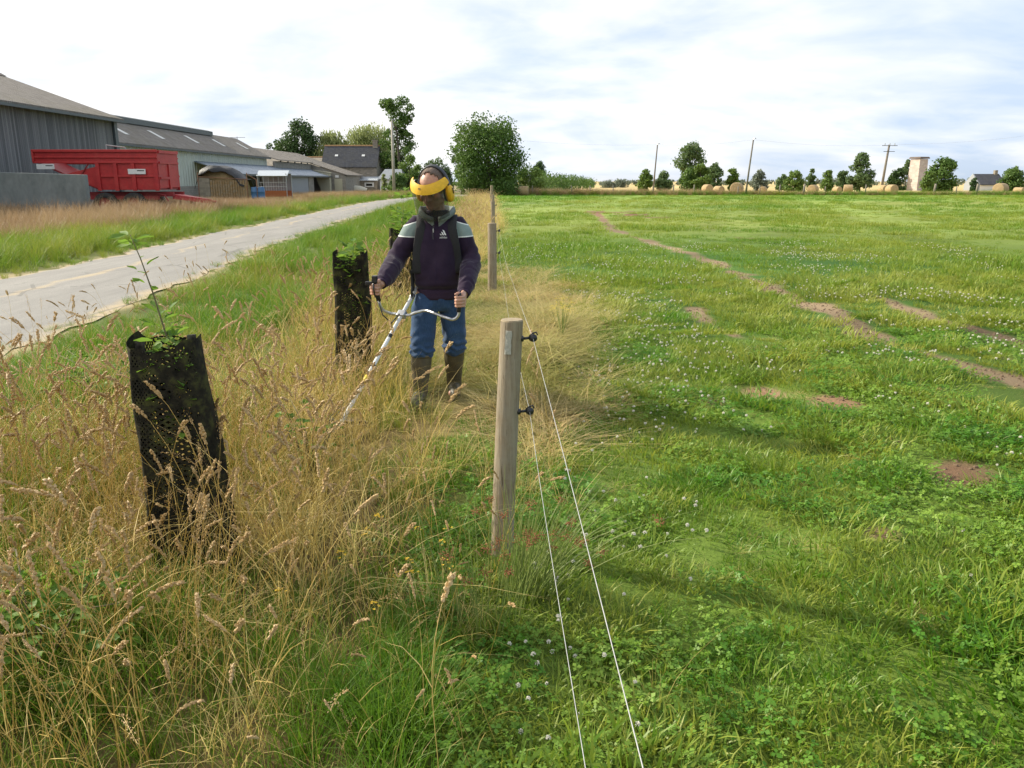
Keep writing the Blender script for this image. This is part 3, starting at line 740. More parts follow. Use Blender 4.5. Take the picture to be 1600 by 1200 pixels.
for j, lab in ((0, 'upper white electric fence wire on black insulators'), (1, 'lower white electric fence wire on black insulators')):
    # it comes from a post behind the photographer
    ctrl = [None] + [w[j] for w in W]
    if j == 0: ctrl[0] = Vector((.275, -3.2, 1.02))
    else: ctrl[0] = Vector((.235, -3.2, .70))
    pts = []
    for a, b in zip(ctrl[:-1], ctrl[1:]):
        n = 26; sag = min(.12, .0011 * (b - a).length ** 2) * (1 if j == 0 else 1.4)
        for k in range(n):
            t = k / n; q = a.lerp(b, t); q.z -= 4 * sag * t * (1 - t); q.x += .006 * math.sin(9 * t + j * 2) * (1 - abs(2 * t - 1)); pts.append(q)
    pts.append(ctrl[-1])
    o = MB().tube(pts, .00085, 6).build('fence_wire', M_WIRE, None, True); tag(o, lab, 'fence wire', 'electric fence wires')

M_GREYP = wood_mat('old grey post wood', (.13, .11, .085), (.20, .175, .14), (.27, .24, .20))
# posts of the far boundary
FARX = [(832, 0), (893, 0), (922, 0), (958, 0), (1020, 1), (1052, 2), (1084, 2), (1153, 1), (1187, 0), (1218, 2), (1256, 3), (1289, 1), (1352, 2), (1460, 3), (1494, 1), (1526, 3)]
NEAR = ['by the hay bale under the oak', 'in the brown grass left of the bare stubble', 'where the brown margin meets the stubble', 'in front of the pale stubble gap', 'at the foot of the leftmost slim pole', 'left of the tall round-headed oak', 'under the tall round-headed oak',
        'in front of the large bale between the slim poles', 'right of the second slim pole', 'before the greyish willow tree', 'thick and dark beside the sunlit bale', 'between two bales near the twin bushes', 'before the tall airy tree left of the crossarm pole', 'right of the brick tower before the dense tree', 'in front of the dense round tree right of the tower', 'thick and dark before the white house']
for i, ((u, k), w) in enumerate(zip(FARX, NEAR)):
    p = at(u, 300, 100.2); hh = (1.15, 1.05, 1.25, 1.35)[k]; rr = (.06, .07, .08, .14)[k]
    o = MB().tube([(0, 0, -.1), (0, 0, hh * .5), (.03 * (k - 1), 0, hh)], [rr, rr * .97, rr * .92], 8).build('boundary_post', M_GREYP, None, True)
    o.location = (p.x, p.y, 0); tag(o, 'small far boundary post ' + w, 'fence post', 'posts along the far edge of the pasture')

# ------------------------------------------------------------------ tree guards and their saplings
def net_mat():
    t = NT('black plastic netting'); uv = t.new('ShaderNodeAttribute', attribute_name='net').outputs['Vector']
    s = t.new('ShaderNodeSeparateXYZ'); t.ln(uv, s.inputs[0])
    a = t.math('FRACT', t.math('ADD', s.outputs[0], s.outputs[1])); b = t.math('FRACT', t.math('SUBTRACT', s.outputs[0], s.outputs[1]))
    hole = t.math('MULTIPLY', t.math('GREATER_THAN', a, .47), t.math('GREATER_THAN', b, .47))
    n = t.noise(t.obj(), 9, 3); hole = t.math('MULTIPLY', hole, t.math('GREATER_THAN', n, .46))
    hole = t.math('MULTIPLY', hole, t.math('SUBTRACT', 1.0, s.outputs[2]))
    n5 = t.noise(t.obj(), 14, 5, .7); d = t.bsdf(t.ramp(n5, [(.32, (.009, .009, .008)), (.5, (.026, .024, .017)), (.64, (.060, .062, .024))]), .9, 0, t.bump(n5, .6, .01), Specular_IOR_Level=.08); tr = t.new('ShaderNodeBsdfTransparent'); mx = t.new('ShaderNodeMixShader')
    t.ln(hole, mx.inputs[0]); t.ln(d.outputs[0], mx.inputs[1]); t.ln(tr.outputs[0], mx.inputs[2])
    return t.done(mx)
M_NET = net_mat(); M_DKWOOD = wood_mat('dark stake wood', (.012, .010, .008), (.022, .018, .014), (.035, .03, .024))
M_SAPL = leafy('sapling leaves', (.07, .17, .02), (.20, .32, .045), .45, noise_scale=9)
M_SAPD = leafy('older sapling leaves', (.035, .085, .015), (.085, .15, .03), .35, noise_scale=9)
M_TWIG = noisy('young bark', (.10, .085, .04), (.19, .16, .08), 60, .8)

def tree_guard(loc, w0, w1, h, d, lean, label, seed, rz=0.0):
    root = empty('tree_guard', loc, rz, label, 'tree guard', 'black net tree guards')
    rg = np.random.default_rng(seed); n = 40; rows, uv = [], []
    K = 30
    for i in range(K + 1):
        t = i / K; w = (w0 + (w1 - w0) * t) / 2; dd = d / 2 * (1 - .15 * t); z = h * t
        if i == K: pass
        ring = []
        for k in range(n):
            a = 2 * math.pi * k / n; c, s = math.cos(a), math.sin(a); e = .55
            x = w * math.copysign(abs(c) ** e, c); y = dd * math.copysign(abs(s) ** e, s)
            wob = .006 * math.sin(4 * a + 7 * t + seed) + .004 * math.sin(9 * a - 12 * t)
            top = (.016 * math.sin(2 * a + seed) + .012 * math.sin(5 * a) + .025 * abs(c) ** 6) * (t > .97)
            ring.append(Vector((x + wob + lean[0] * t, y + wob * .6 + lean[1] * t, z + top)))
            edge = 1.0 if abs(c) > .80 else 0.0
            uv.append((k / n * 44, z * 44, edge))
        rows.append(ring)
    b = MB(); b.rings(rows, caps=False); o = b.build('netting', M_NET, root, True)
    o.data.attributes.new('net', 'FLOAT_VECTOR', 'POINT').data.foreach_set('vector', np.array(uv, np.float32).ravel())
    for sx in (-1, 1):
        g = MB(); g.box2((-.016, -.011, -.2), (.016, .011, h + .015 + .02 * (sx > 0)))
        q = g.build('stake', M_DKWOOD, root, bevel=.002); q.location = (sx * (w0 / 2 - .03), 0, 0); q.rotation_euler = (-math.atan2(lean[1], h), math.atan2(lean[0] - sx * (w0 - w1) / 2, h), 0)
    return root

def leaf_shape(c, u, v, n, L, W_, curl=.15):
    """pointed leaf of 2x3 faces from c along u; v the width direction, n the normal"""
    P = []
    for t, w in ((0, .04), (.3, .8), (.62, 1), (1, .02)):
        P.append([c + u * L * t + v * W_ * .5 * w * s + n * (L * curl * (-t * t) + abs(s) * W_ * .12) for s in (-1, 0, 1)])
    vs = [p for r_ in P for p in r_]; fs = []
    for i in range(3):
        for k in range(2): fs.append((i * 3 + k, i * 3 + k + 1, i * 3 + k + 4, i * 3 + k + 3))
    return vs, fs

def sapling(loc, path, r0, leaves, label, seed, size=(.035, .07), mat=None, low=0):
    root = empty('sapling', loc, 0, label, 'sapling', 'saplings in the tree guards'); rg = np.random.default_rng(seed)
    MB().tube(path, [r0 * (1 - .75 * i / (len(path) - 1)) for i in range(len(path))], 7).build('stem', M_TWIG, root, True)
    b = MB(); rn = []
    def put(c, dirn, L):
        u = Vector(dirn).normalized(); n = Vector((rg.normal(0, .4), rg.normal(0, .4), 1)); n = (n - u * n.dot(u)).normalized(); v = u.cross(n)
        vs, fs = leaf_shape(c, u, v, n, L, L * rg.uniform(.45, .6)); b.add(vs, fs); rn.extend([rg.uniform()] * len(fs))
    for (t0, t1, cnt, sp) in leaves:
        for _ in range(cnt):
            t = rg.uniform(t0, t1) * (len(path) - 1); i = min(int(t), len(path) - 2); c = Vector(path[i]).lerp(Vector(path[i + 1]), t - i)
            a = rg.uniform(0, 6.283); d = Vector((math.cos(a), math.sin(a), rg.uniform(-.3, .8))); put(c + d * sp * rg.uniform(.1, 1), d, rg.uniform(*size))
    o = b.build('leaves', mat or M_SAPL, root, True, fix=False)
    o.data.attributes.new('rnd', 'FLOAT', 'FACE').data.foreach_set('value', np.array(rn, np.float32))
    return root
tree_guard((-1.355, 3.18, -.04), .36, .265, 1.055, .24, (-.045, .03), 'nearest black net tree guard, large and dark in the tall dry grass', 3, .12)
sapling((-1.36, 3.18, 0), [(0, 0, 0), (.0, .0, .5), (-.01, -.01, .9), (-.02, -.02, 1.05), (-.05, -.03, 1.22), (-.085, -.03, 1.36), (-.115, -.03, 1.45)], .006,
        [(.86, 1, 10, .035), (.66, .86, 7, .05), (.48, .6, 22, .06), (.2, .5, 90, .075)], 'tall thin sapling rising high out of the nearest guard', 5)
tree_guard((-1.31, 6.58, -.03), .31, .265, 1.09, .22, (-.01, .02), 'second black net tree guard, just left of the man', 8, -.1)
sapling((-1.31, 6.58, 0), [(0, 0, 0), (0, 0, .5), (.01, 0, .9), (.02, 0, 1.08), (.03, 0, 1.16)], .006,
        [(.9, 1, 7, .05), (.62, .85, 26, .06), (.25, .7, 110, .075)], 'low leafy sapling filling the guard just left of the man', 9, (.05, .11))
tree_guard((-1.46, 10.85, -.03), .34, .30, 1.06, .24, (-.02, .02), 'third black net tree guard, half hidden behind the man', 12, .05)
sapling((-1.46, 10.85, 0), [(0, 0, 0), (0, 0, .5), (.01, 0, 1.0), (.02, 0, 1.25), (.03, 0, 1.52)], .006,
        [(.9, 1, 16, .08), (.62, .75, 40, .14), (.3, .65, 90, .11)], 'upright sapling with a leafy tip, in the third guard behind the man', 14, (.06, .12))

# ------------------------------------------------------------------ small plants
def flowers():
    r = np.random.default_rng(21)
    M_CLF = noisy('white clover heads', (.62, .58, .46), (.85, .82, .74), 300, .9, bump=.4)
    M_YEL = plain('yellow petals', (.80, .52, .02), .6)
    src = []
    for i in range(3):
        b = MB(); hh = .06 + .025 * i; b.tube([(0, 0, 0), (.006, 0, hh * .6), (.012 * i, .004, hh)], .0011, 4, False); c = Vector((.012 * i, .004, hh))
        rg = np.random.default_rng(200 + i)
        for k in range(34):
            d = Vector(rg.normal(size=3)).normalized(); d.z = abs(d.z) if k % 4 else d.z; q = c + d * .0075; u = d.cross(Vector((.2, .5, .8))).normalized(); v = d.cross(u)
            b.add([q - d * .002, q + u * .0028, q + v * .0028, q - u * .0028, q - v * .0028, q + d * .0055], [(0, 2, 1), (0, 3, 2), (0, 4, 3), (0, 1, 4), (5, 1, 2), (5, 2, 3), (5, 3, 4), (5, 4, 1)], 1)
        me = bpy.data.meshes.new('clover head'); me.from_pydata(b.v, [], b.f); me.materials.append(G_LEAF); me.materials.append(M_CLF); me.polygons.foreach_set('material_index', b.m); src.append(bpy.data.objects.new('clover head', me))
    xs, ys = [], []
    for d, a, b in ((40, 1.8, 4.5), (62, 4.5, 8), (70, 8, 13), (34, 13, 22)):
        x, y = sow(r, .0, 11, a, b, d, .5)
        f = .25 + .95 * wnoise(x, y, 1.0, .33) + .55 * np.exp(-((x - 1.6) ** 2 / 1.6 + (y - 7.3) ** 2 / 2.5)) + .35 * np.exp(-((x - 1.5) ** 2 / 2 + (y - 10) ** 2 / 3)) - .012 * np.maximum(y - 9, 0) - .05 * np.maximum(x - 4, 0)
        k = (r.uniform(size=len(x)) < f * .9) & (soil(x, y) < .5) & (hay(x, y) < .2); xs.append(x[k]); ys.append(y[k])
    x, y = np.concatenate(xs), np.concatenate(ys)
    scatter('clover_flowers', src, stack(x, y), 'small white clover flowers dotted through the pasture', 'clover', r.uniform(.75, 1.25, len(x)) * np.clip(.58 + .035 * y, .62, .95), tilt=.25, seed=22)
    src = []
    for i in range(2):
        b = MB(); rg = np.random.default_rng(230 + i); hh = .3 + .12 * i; b.tube([(0, 0, 0), (.01, 0, hh * .5), (.02, .01, hh)], .0014, 4, False)
        for k in range(7):
            c = Vector((.02, .01, hh)) + Vector((rg.normal(0, .013), rg.normal(0, .013), rg.uniform(-.02, .008)))
            for j in range(5):
                a = j * 1.257 + k; d = Vector((math.cos(a), math.sin(a), .5)); s = Vector((-math.sin(a), math.cos(a), 0)) * .0035
                b.add([c, c + d * .006 + s, c + d * .010, c + d * .006 - s], [(0, 1, 2, 3)], 1)
        for k in range(9):
            t = rg.uniform(.2, .9); c = Vector((.02 * t, .01 * t, hh * t)); a = rg.uniform(0, 6.28); d = Vector((math.cos(a), math.sin(a), .4)); s = d.cross(Vector((0, 0, 1))) * .006
            b.add([c, c + d * .02 + s, c + d * .04, c + d * .02 - s], [(0, 1, 2, 3)], 0)
        me = bpy.data.meshes.new('yellow flower'); me.from_pydata(b.v, [], b.f); me.materials.append(G_LEAF); me.materials.append(M_YEL); me.polygons.foreach_set('material_index', b.m); src.append(bpy.data.objects.new('yellow flower', me))
    P = [ground_at(u, v) for u, v in ((640, 1000), (690, 960), (560, 1080), (600, 940), (615, 1050), (700, 920), (430, 1060), (680, 1010), (640, 950), (585, 1000), (720, 985), (520, 980), (560, 900), (600, 870))]
    P = np.array([(x + r.normal(0, .02), y + .25, 0) for x, y in P])
    scatter('yellow_wildflowers', src, P, 'small yellow wildflowers in the grass left of the nearest post', 'wildflowers', r.uniform(.45, .75, len(P)), tilt=.2, seed=23)
flowers()

M_RUSH = noisy('rush stems', (.12, .20, .035), (.28, .31, .09), 12, .5, bump=0)
M_RED = noisy('rusty seed heads', (.19, .075, .03), (.36, .16, .06), 120, .9)
def rush_clump(loc, n, seed, label, spread=1.0, h=(.45, .85), bias=(.5, -.1), heads=.35, rootr=.09):
    root = empty('rush_clump', loc, 0, label, 'rushes', 'rush clumps by the fence'); rg = np.random.default_rng(seed); b, hd = MB(), MB()
    for _ in range(n):
        a = rg.uniform(0, 6.283); d = Vector((math.cos(a) * spread + bias[0] * rg.uniform(.2, 1.4), math.sin(a) * spread * .8 + bias[1], 0)) * rg.uniform(.1, .62); L = rg.uniform(*h)
        p0 = Vector((math.cos(a) * rootr * rg.uniform(), math.sin(a) * rootr * rg.uniform(), -.01))
        P = [p0 + d * L * (t * .6 + .65 * t * t) + Vector((0, 0, L * (t - .30 * d.length * t ** 2.5))) for t in (0, .2, .4, .6, .8, 1)]
        b.tube(P, [.0017, .0017, .0015, .0013, .001, .0006], 4, False)
        if rg.uniform() < heads:
            c = P[4].lerp(P[5], rg.uniform(-.6, .5))
            for k in range(34):
                e = Vector(rg.normal(size=3)).normalized(); q = c + e * rg.uniform(.003, .027); u = e.orthogonal().normalized() * .0026; w_ = e.cross(u)
                hd.add([q - e * .004, q + u, q + w_, q - u, q - w_, q + e * .006], [(0, 2, 1), (0, 3, 2), (0, 4, 3), (0, 1, 4), (5, 1, 2), (5, 2, 3), (5, 3, 4), (5, 4, 1)])
    b.build('stems', M_RUSH, root, True, fix=False)
    if hd.v: hd.build('seed_heads', M_RED, root, False, fix=False)['kind'] = 'stuff'
rush_clump((.06, 2.95, 0), 110, 31, 'wide green rush clump with rusty seed heads right of the nearest post', .8, (.3, .62), (.8, -.05), .22, .13)
rush_clump((-.12, 2.75, 0), 40, 32, 'thin rush clump with rusty heads at the foot of the nearest post', .5, (.3, .6), (.0, 0), .2, .16)

def bramble(loc, n, seed, label, size, R3, mat, name='bramble_bush', cat='bush', leafl=(.05, .085)):
    root = empty(name, loc, 0, label, cat); rg = np.random.default_rng(seed); b, s = MB(), MB(); rn = []
    for _ in range(14):
        a = rg.uniform(0, 6.283); e = Vector((math.cos(a) * R3[0], math.sin(a) * R3[1], R3[2])); s.tube([(0, 0, -.02), e * .5 + Vector((0, 0, R3[2] * .3)), e * .95], [.004, .003, .0015], 5)
    for _ in range(n):
        a, q = rg.uniform(0, 6.283), math.sqrt(rg.uniform()); z = rg.uniform(.1, 1) ** .7
        c = Vector((math.cos(a) * q * R3[0] * (1.1 - .45 * z), math.sin(a) * q * R3[1] * (1.1 - .45 * z), z * R3[2]))
        k = rg.uniform(); u0 = Vector((math.cos(a + rg.normal(0, 1)), math.sin(a + rg.normal(0, 1)), rg.normal(0, .3))).normalized()
        for j in (-1, 0, 1):
            u = Matrix.Rotation(j * .9, 3, 'Z') @ u0; nn = Vector((rg.normal(0, .35), rg.normal(0, .35), 1)); nn = (nn - u * nn.dot(u)).normalized(); L = rg.uniform(*leafl) * (1 if j == 0 else .8)
            vs, fs = leaf_shape(c, u, u.cross(nn), nn, L, L * .72, .2); b.add(vs, fs); rn.extend([k] * len(fs))
    s.build('stems', M_TWIG, root, True)
    o = b.build('leaves', mat, root, True, fix=False); o.data.attributes.new('rnd', 'FLOAT', 'FACE').data.foreach_set('value', np.array(rn, np.float32)); return root
bramble((-1.62, 2.42, 0), 170, 41, 'low green bramble bush in the bottom left corner', 1, (.40, .36, .36), M_SAPL, leafl=(.03, .058))
bramble((-1.08, 4.1, 0), 45, 42, 'small green bramble shoots right of the nearest guard', 1, (.25, .35, .5), M_SAPL, 'bramble_shoot', 'weed', (.035, .06))
bramble((-2.9, 5.6, 0), 90, 43, 'leafy green weed clump in the verge left of the dry grass', 1, (.5, .6, .45), M_SAPL, 'verge_weed', 'weed', (.04, .07))
M_RAG = plain('ragwort yellow', (.62, .48, .04), .7)
def ragwort(loc, label, seed):
    root = empty('ragwort_plant', loc, 0, label, 'wildflower'); rg = np.random.default_rng(seed); s, f = MB(), MB()
    for _ in range(16):
        a = rg.uniform(0, 6.283); e = Vector((math.cos(a) * .16 * rg.uniform(), math.sin(a) * .16 * rg.uniform(), rg.uniform(.26, .40))); s.tube([(0, 0, 0), e * .6, e], [.003, .002, .0015], 5)
        for _ in range(9):
            c = e + Vector(rg.normal(0, .018, 3)); 
            for j in range(6):
                an = j * 1.047; d = Vector((math.cos(an), math.sin(an), .25)) * .009; t_ = Vector((-math.sin(an), math.cos(an), 0)) * .003; f.add([c, c + d + t_, c + d * 1.3, c + d - t_], [(0, 1, 2, 3)])
    s.build('stems', M_RUSH, root); f.build('flowers', M_RAG, root, fix=False)
ragwort((.5, 7.9, .12), 'small yellow flowered weed lying in the mown hay', 51)
# ------------------------------------------------------------------ the man
PX, PY = -.552, 6.05
def skinmat():
    t = NT('tanned skin'); n = t.noise(t.obj(), 40, 4); n2 = t.noise(t.obj(), 7, 3)
    c = t.mix(.5, t.ramp(n, [(.3, (.40, .215, .145)), (.7, (.50, .285, .20))]), t.ramp(n2, [(.35, (.38, .19, .13)), (.65, (.52, .31, .22))]))
    return t.done(t.bsdf(c, .5, 0, t.bump(n, .15, .002), Subsurface_Weight=.08))
M_SKIN = skinmat()
M_HAIR = noisy('cropped dark hair', (.07, .05, .04), (.17, .125, .10), 120, .9, bump=.6, dist=.002)

def remeshed(name, mb, mat, parent, voxel, smooth_it=6, factor=.5, smooth=True, post=None):
    me = bpy.data.meshes.new(name); me.from_pydata(mb.v, [], mb.f); me.update()
    o = bpy.data.objects.new(name, me); COL.objects.link(o)
    r = o.modifiers.new('r', 'REMESH'); r.mode = 'VOXEL'; r.voxel_size = voxel
    s = o.modifiers.new('s', 'SMOOTH'); s.iterations = smooth_it; s.factor = factor
    dg = bpy.context.evaluated_depsgraph_get(); dg.update()
    m2 = bpy.data.meshes.new_from_object(o.evaluated_get(dg)); m2.name = name
    bpy.data.objects.remove(o); bpy.data.meshes.remove(me)
    if post:
        V = np.empty(len(m2.vertices) * 3, np.float32); N = np.empty_like(V); m2.vertices.foreach_get('co', V); m2.vertices.foreach_get('normal', N)
        V = V.reshape(-1, 3).astype(float); N = N.reshape(-1, 3).astype(float); V = V + N * post(V)[:, None]; m2.vertices.foreach_set('co', V.astype(np.float32).ravel()); m2.update()
    return link_mesh(name, m2, mat, parent, smooth)

def ering(c, rx, ry, n=20, e=1.0, rot=0.0, tilt=None):
    out = []
    for k in range(n):
        a = 2 * math.pi * k / n; x = math.copysign(abs(math.cos(a)) ** e, math.cos(a)) * rx; y = math.copysign(abs(math.sin(a)) ** e, math.sin(a)) * ry
        p = Vector((x * math.cos(rot) - y * math.sin(rot), x * math.sin(rot) + y * math.cos(rot), 0))
        if tilt is not None: p = tilt @ p
        out.append(Vector(c) + p)
    return out

# joints, local to the man's root; x to the viewer's right, y away from the viewer
SH = {-1: Vector((-.152, .02, 1.35)), 1: Vector((.156, .03, 1.345))}
EL = {-1: Vector((-.305, -.02, 1.085)), 1: Vector((.245, .0, 1.07))}
GR = {-1: Vector((-.400, -.43, .915)), 1: Vector((.180, -.43, .830))}      # middle of each grip in the hand
WR = {-1: Vector((-.372, -.345, .945)), 1: Vector((.210, -.345, .872))}
HIP = {-1: Vector((-.09, .02, .86)), 1: Vector((.085, .03, .86))}
KN = {-1: Vector((-.125, -.10, .47)), 1: Vector((.105, .06, .47))}
AN = {-1: Vector((-.150, -.12, .10)), 1: Vector((.090, .17, .10))}
HEADC = Vector((-.02, -.075, 1.600)); HROT = (Euler((rad(22), 0, rad(-20)), 'XYZ')).to_matrix(); HS = 1.14     # bowed and turned
def hp(x, y, z): return HEADC + HROT @ Vector((x, y, z)) * HS

man = empty('person', (PX, PY, 0), 0, 'man in purple fleece, jeans and boots trimming grass by the fence', 'person')

def make_body():
    b = MB()
    b.ell(hp(0, .012, .03), (.089, .112, .105), 24, 16, HROT)                # skull
    b.ell(hp(0, -.028, -.045), (.070, .076, .090), 20, 14, HROT)             # face
    b.ell(hp(0, -.066, -.098), (.035, .030, .025), 12, 8, HROT)              # chin
    b.cap(hp(-.05, -.01, -.075), hp(-.012, -.065, -.098), .026, .022); b.cap(hp(.05, -.01, -.075), hp(.012, -.065, -.098), .026, .022)
    b.cap(hp(-.035, -.079, .016), hp(.035, -.079, .016), .016, .016)         # brow
    b.cap(hp(0, -.088, .004), hp(0, -.112, -.036), .009, .0145); b.cap(hp(-.014, -.097, -.040), hp(.014, -.097, -.040), .010, .010)   # nose
    b.cap(hp(-.022, -.083, -.067), hp(.022, -.083, -.067), .009, .009); b.cap(hp(-.018, -.081, -.080), hp(.018, -.081, -.080), .009, .009)  # lips
    b.ell(hp(-.042, -.06, -.03), (.028, .030, .025), 12, 8, HROT); b.ell(hp(.042, -.06, -.03), (.028, .030, .025), 12, 8, HROT)   # cheeks
    for s in (-1, 1):
        b.ell(hp(s * .080, .012, -.012), (.011, .022, .034), 12, 8, HROT)     # ears
    b.cap(hp(0, .02, -.05), (.0, .01, 1.38), .058, .064)                     # neck
    b.rings([ering((0, .02, 1.41), .06, .055), ering((0, .02, 1.36), .12, .07), ering((0, .02, 1.28), .155, .10), ering((0, .02, 1.1), .15, .10), ering((0, .02, .98), .15, .10), ering((0, .02, .86), .155, .105), ering((0, .02, .78), .13, .09)])
    for s in (-1, 1):
        b.cap(SH[s] + Vector((-s * .02, 0, -.02)), EL[s], .048, .040, 16); b.cap(EL[s], WR[s], .040, .028, 16)
        b.cap(HIP[s], KN[s], .078, .052, 16); b.cap(KN[s], AN[s], .052, .036, 16); b.cap(AN[s] - Vector((0, 0, .05)), AN[s] + Vector((-.01, -.13, -.062)), .035, .028)
        g = GR[s]; w = WR[s]; sx = s
        # palm on the outer side of the grip, fingers round its front, thumb over the top
        mc = []
        for k in range(4):
            z = .034 - .0215 * k
            m = g + Vector((sx * .034, -.004 + .004 * abs(k - 1), z)); mc.append(m)
            rr = (.0098, .0102, .0098, .0086)[k]; ln = (.95, 1.05, 1.0, .84)[k]
            c0, c1, c2, c3 = m, g + Vector((sx * .018, -.034 * ln, z + .002)), g + Vector((-sx * .014, -.033 * ln, z - .001)), g + Vector((-sx * .026, -.008, z - .002))
            b.cap(c0, c1, rr * 1.08, rr * 1.05, 10); b.cap(c1, c2, rr * 1.03, rr * .95, 10); b.cap(c2, c3, rr * .95, rr * .85, 10)
            b.cap(w + Vector((sx * .004, .01, z * .55)), m, .017, .0125, 10)
        t0 = w + Vector((0, .004, .02)); t1 = g + Vector((sx * .020, .018, .050)); t2 = g + Vector((-sx * .004, -.010, .060)); t3 = g + Vector((-sx * .022, -.030, .054))
        b.cap(t0, t1, .017, .0135, 10); b.cap(t1, t2, .0125, .0115, 10); b.cap(t2, t3, .0115, .0095, 10)
    o = remeshed('body', b, M_SKIN, man, .0046, 3, .5)
    M_EYE = plain('eye white', (.75, .72, .68), .2); M_IRIS = plain('dark iris', (.03, .02, .012), .2)
    for s in (-1, 1):
        e = MB(); e.ell(hp(s * .031, -.081, -.006), (.0142, .0142, .0142), 14, 10); q = e.build('eye', M_EYE, man, True)
        i = MB(); i.ell(hp(s * .031, -.0905, -.0095), (.0055, .004, .0055), 10, 8, HROT); i.build('iris', M_IRIS, q, True)
    h = MB(); vs = []; n = 28; rows = []
    for i in range(9):
        th = rad(2 + i * 12.3)
        rows.append([hp(.0815 * math.sin(th) * math.cos(a), .014 + .102 * math.sin(th) * math.sin(a), .034 + .0955 * math.cos(th) - (.0 if math.sin(a) > -.2 else 0)) for a in [2 * math.pi * k / n for k in range(n)]])
    # the hairline: the shell is cut away over the brow
    b2 = MB(); b2.rings(rows, caps=False); keep = []
    for f in b2.f:
        c = HROT.transposed() @ (sum((Vector(b2.v[i]) for i in f), Vector()) / len(f) - HEADC) / HS
        if c.y > -.022 - .5 * max(0, (c.z - .09)) or c.z > .135: 
            if not (c.y < .02 and c.z < .012): keep.append(f)
    b2.f = keep; b2.m = [0] * len(keep); ho = b2.build('hair', M_HAIR, man, True); sm = ho.modifiers.new('solid', 'SOLIDIFY'); sm.thickness = .004
make_body()

# --- purple fleece
def fleece_mat():
    t = NT('purple fleece'); v = t.obj(); s = t.new('ShaderNodeSeparateXYZ'); t.ln(v, s.inputs[0]); x, y, z = s.outputs
    n = t.noise(v, 260, 3, .7); n2 = t.noise(v, 6, 4)
    pur = t.ramp(n2, [(.3, (.021, .013, .028)), (.7, (.038, .025, .046))])
    ax = t.math('ABSOLUTE', x)
    # lower edge drops outward with the sleeve, upper edge follows the shoulder seam
    zz = t.math('ADD', z, t.math('MULTIPLY', t.math('SUBTRACT', ax, .2), -.06))
    panel = t.math('MULTIPLY', t.math('MULTIPLY', t.math('GREATER_THAN', zz, 1.258), t.math('LESS_THAN', t.math('ADD', z, t.math('MULTIPLY', ax, .30)), 1.402)), t.math('GREATER_THAN', ax, .148))
    big = t.math('MULTIPLY', t.math('MULTIPLY', t.math('GREATER_THAN', zz, 1.250), t.math('LESS_THAN', t.math('ADD', z, t.math('MULTIPLY', ax, .30)), 1.409)), t.math('GREATER_THAN', ax, .145))
    c = t.mix(big, pur, (.72, .74, .72)); c = t.mix(panel, c, (.215, .275, .26))
    c = t.mix(.28, c, t.mix(1.0, c, t.ramp(n, [(.3, (.5, .5, .5)), (.7, (1.5, 1.5, 1.5))]), 'MULTIPLY'))
    return t.done(t.bsdf(c, .95, 0, t.bump(t.math('ADD', t.math('MULTIPLY', n, .5), n2), .35, .006), Sheen_Weight=.25, Sheen_Roughness=.4, Specular_IOR_Level=.1))
M_FLEECE = fleece_mat()

def sleeve_chain(b, s):
    S, E, Wp = SH[s], EL[s], WR[s]
    P = [S + Vector((-s * .075, 0, .0)), S + Vector((-s * .015, 0, -.006)), S.lerp(E, .25), S.lerp(E, .55), S.lerp(E, .85), E.lerp(Wp, .12), E.lerp(Wp, .35), E.lerp(Wp, .58), E.lerp(Wp, .76), E.lerp(Wp, .9), E.lerp(Wp, .98)]
    P[4] = P[4] + Vector((s * .006, .01, 0)); P[5] = P[5] + Vector((s * .008, .012, -.004))
    Rr = [.050, .075, .078, .075, .074, .076, .074, .070, .064, .050, .044]
    b.tube(P, Rr, 22)

def fleece_folds(V):
    x, y, z = V[:, 0], V[:, 1], V[:, 2]; d = np.zeros(len(V))
    for s in (-1, 1):
        E, Wp, S = np.array(EL[s]), np.array(WR[s]), np.array(SH[s])
        ax = (Wp - E) / np.linalg.norm(Wp - E); t = (V - E) @ ax; L = np.linalg.norm(Wp - E)
        rr = np.linalg.norm(V - E - t[:, None] * ax, axis=1); m = (rr < .11) & (t > -.02) & (t < L + .02)
        d += m * .0042 * np.sin(t * 70 + 45 * x * s + 30 * z + 2.2 * np.sin(28 * z + 36 * y) + 1.3 * np.sin(61 * x)) * np.clip(.25 + t / L, 0, 1) * (.55 + .45 * np.sin(33 * y + 27 * z + 3 * s))
        ax2 = (E - S) / np.linalg.norm(E - S); t2 = (V - S) @ ax2; r2 = np.linalg.norm(V - S - t2[:, None] * ax2, axis=1); L2 = np.linalg.norm(E - S)
        m2 = (r2 < .12) & (t2 > .05) & (t2 < L2 + .03)
        d += m2 * .0045 * np.sin(t2 * 46 + 40 * (x * s) + 20 * y + 2 * np.sin(25 * z)) * smooth01(.1, .25, t2)
    tor = (np.abs(x) < .17) & (z < 1.3)
    # long drapes down the chest and a bag over the waistband
    d += tor * .0095 * np.sin(34 * x + 5 * (z - 1.1) * np.sign(x) + 1.2 * np.sin(9 * z)) * np.clip((1.34 - z) * 4, 0, 1) * smooth01(.86, .93, z)
    d += tor * .004 * np.sin(70 * z + 9 * np.abs(x)) * np.exp(-((z - .90) / .05) ** 2)
    return d

